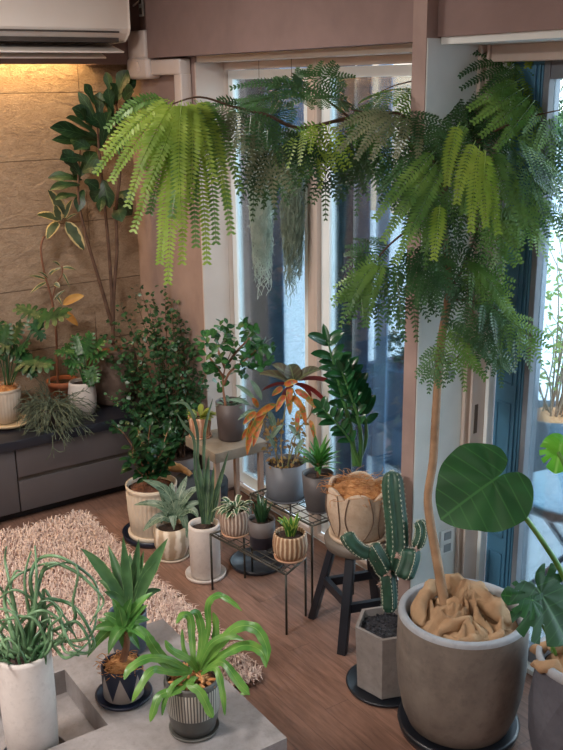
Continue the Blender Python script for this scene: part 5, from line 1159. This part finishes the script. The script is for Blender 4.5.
# staghorn-like fern in ribbed grey pot
c=V((-1.871,.965,CZ))
t=thing('strap_leaf_fern','bright green fern with twisting strap leaves in a dark grey ribbed pot','potted plant',c)
mRG=mat('dark_ribbed_glaze','55544F','66645F',.5,12); mRGl=mat('pale_rib_glaze','A09C92','B2AEA4',.6,12)
saucer(t,c,.066,mRG,.01)
ca=c+V((0,0,.006))
def ribm():
    t=NT('ribbed_grey_glaze'); o=t.obj(); sp=t.n('ShaderNodeSeparateXYZ'); t.l(o,sp.inputs[0]); an=t.math('ARCTAN2',sp.outputs[1],sp.outputs[0]); f=t.math('ABSOLUTE',t.math('SINE',t.math('MULTIPLY',an,28)))
    z=t.math('MULTIPLY',t.math('GREATER_THAN',sp.outputs[2],.062),t.math('LESS_THAN',sp.outputs[2],.142)); g=t.math('MULTIPLY',t.ramp(f,.45,.75),z)
    return t.fin(t.pr(t.mix(g,lin('504F4C'),lin('ACA89E')),.5,0,.4,t.bump(t.math('MULTIPLY',f,z),.6,.004)))
pot(t,ca,[(.048,0),(.056,.004),(.062,.03),(.066,.055),(.068,.06),(.072,.14),(.07,.144),(.071,.152)],ribm(),.006,mBark,.018,flute(56,.02,(.058,.142)),224)
w=W_(ca+V((0,0,.17))); q=MB(); cx_,cy_=196,668
mFe=leafm('strap_fern_leaf','4A8438','7CAA4C',.36,vein='92B860',vw=.03,trans=.3,nscale=16)
def strapl(pts,wd,d=0):
    P,_=catmull([atd(x,y,w+dd) for x,y,dd in pts],[1]*len(pts),7); b=len(q.v); n=len(P); N=None
    for i,p in enumerate(P):
        T=(P[min(i+1,n-1)]-P[max(i-1,0)]).normalized(); h=(V((0,0,1))+VIEW*.9); M=h-T*h.dot(T); M=M.normalized() if M.length>.2 else (N or T.orthogonal())
        if N: M=(M+N*1.5); M=(M-T*M.dot(T)).normalized()
        N=M; sd=T.cross(N); u=i/(n-1); ww=wd*(.3+.75*math.sin(math.pi*min(1,.12+u*.78))**1.2)*min(1,(1-u)*6)**.6*(1+.08*math.sin(i*1.3))
        for k in range(5): x=k/2-1; q.v.append(p+sd*x*ww+N*(-.18*abs(x)*ww+.06*ww*math.sin(i*1.1+x*2)))
    for i in range(n-1):
        for k in range(4): a=b+i*5+k; q.face([a,a+1,a+6,a+5],[(k/4,i/n),(k/4+.25,i/n),(k/4+.25,(i+1)/n),(k/4,(i+1)/n)])
for pts,wd in[([(198,670,0),(208,630,-.01),(208,605,-.02),(218,595,-.04),(232,602,-.06),(242,611,-.07)],.011),([(200,668,0),(215,650,-.02),(235,628,-.05),(255,628,-.08),(266,645,-.1),(268,662,-.12)],.018),([(200,668,0),(222,655,-.02),(245,645,-.05),(262,652,-.1),(266,668,-.12)],.017),([(194,668,0),(192,640,.02),(190,618,.03),(182,615,.02),(176,624,0)],.013),([(196,668,0),(202,640,0),(198,615,.0),(190,612,-.02)],.013),([(200,668,0),(213,650,.02),(216,625,.03),(213,612,.03)],.012),([(192,670,0),(172,668,-.02),(158,652,-.04),(150,640,-.06),(147,633,-.06)],.018),([(192,672,0),(170,660,-.03),(148,658,-.06),(130,668,-.08),(124,680,-.09)],.015),([(190,674,0),(170,672,-.04),(152,670,-.08),(138,690,-.1),(132,702,-.1)],.013),([(192,676,0),(178,690,-.06),(160,695,-.08),(153,712,-.09),(150,722,-.09)],.014),([(196,676,0),(190,684,-.05),(200,692,-.07),(210,712,-.08),(213,718,-.08)],.015),([(200,674,0),(215,668,-.04),(222,690,-.07),(225,716,-.08)],.011),([(202,672,0),(222,662,-.04),(240,685,-.08),(250,695,-.09)],.013),([(198,672,0),(190,660,-.03),(172,650,-.05),(165,640,-.05)],.013),([(202,670,0),(218,660,-.02),(232,672,-.06),(246,690,-.08),(240,694,-.08)],.012),([(190,674,0),(174,684,-.06),(165,700,-.08),(162,716,-.08)],.009),([(194,670,0),(184,650,.01),(182,628,.02)],.007),([(198,670,0),(210,645,-.03),(228,636,-.05),(244,640,-.07)],.013)]: strapl(pts,wd*.75)
q.build('foliage',mFe,t)
q=MB()
for i in range(30): p=ca+V((ru(-.04,.04),ru(-.04,.04),.14)); q.tube([p,p+rdir(0,1)*.03],[.006,.003],5)
q.build('dry_base',mCoir,t)

for o in list(COL.objects):
    if o.parent is None:
        for k,g in(('folding_shutter','folding shutters outside the windows'),('hanging_moss','moss bundles hanging in the window'),('wire_stand','black wire plant stands')):
            if o.name.startswith(k): o['group']=g
# ================================================================ LIGHT
W=bpy.data.worlds.new('world'); S.world=W; W.use_nodes=True; nt=W.node_tree; bg=nt.nodes['Background']
tc=nt.nodes.new('ShaderNodeTexCoord'); sx=nt.nodes.new('ShaderNodeSeparateXYZ'); nt.links.new(tc.outputs['Generated'],sx.inputs[0])
cr=nt.nodes.new('ShaderNodeValToRGB'); nt.links.new(sx.outputs[2],cr.inputs[0])
cr.color_ramp.elements[0].position=0; cr.color_ramp.elements[0].color=(.93,.97,1,1); cr.color_ramp.elements[1].position=.7; cr.color_ramp.elements[1].color=(.68,.82,1,1)
nt.links.new(cr.outputs[0],bg.inputs[0]); bg.inputs[1].default_value=3.9
def area(name,loc,size,e,col,rot=(0,0,0),sy=None):
    l=bpy.data.lights.new(name,'AREA'); l.energy=e; l.color=col; l.size=size
    if sy: l.shape='RECTANGLE'; l.size_y=sy
    o=bpy.data.objects.new(name,l); COL.objects.link(o); o.location=loc; o.rotation_euler=rot; return o
area('ceiling_lamp',(-1.9,-.9,2.46),.45,66,(1,.93,.87))
area('ceiling_lamp',(-2.9,.9,2.46),.3,17,(1,.9,.82))
area('ceiling_lamp',(.3,-1.2,2.46),1.0,30,(1,.93,.87))
# cove strip lamp tucked behind the lowered box, shining down the stone
area('cove_lamp',(-4.285,.0,2.055),.04,20,(1,.62,.25),(0,0,math.radians(0)),3.6)
S.view_settings.view_transform='Standard'; S.view_settings.look='None'; S.view_settings.exposure=.42; S.view_settings.gamma=1; S.view_settings.use_curve_mapping=False
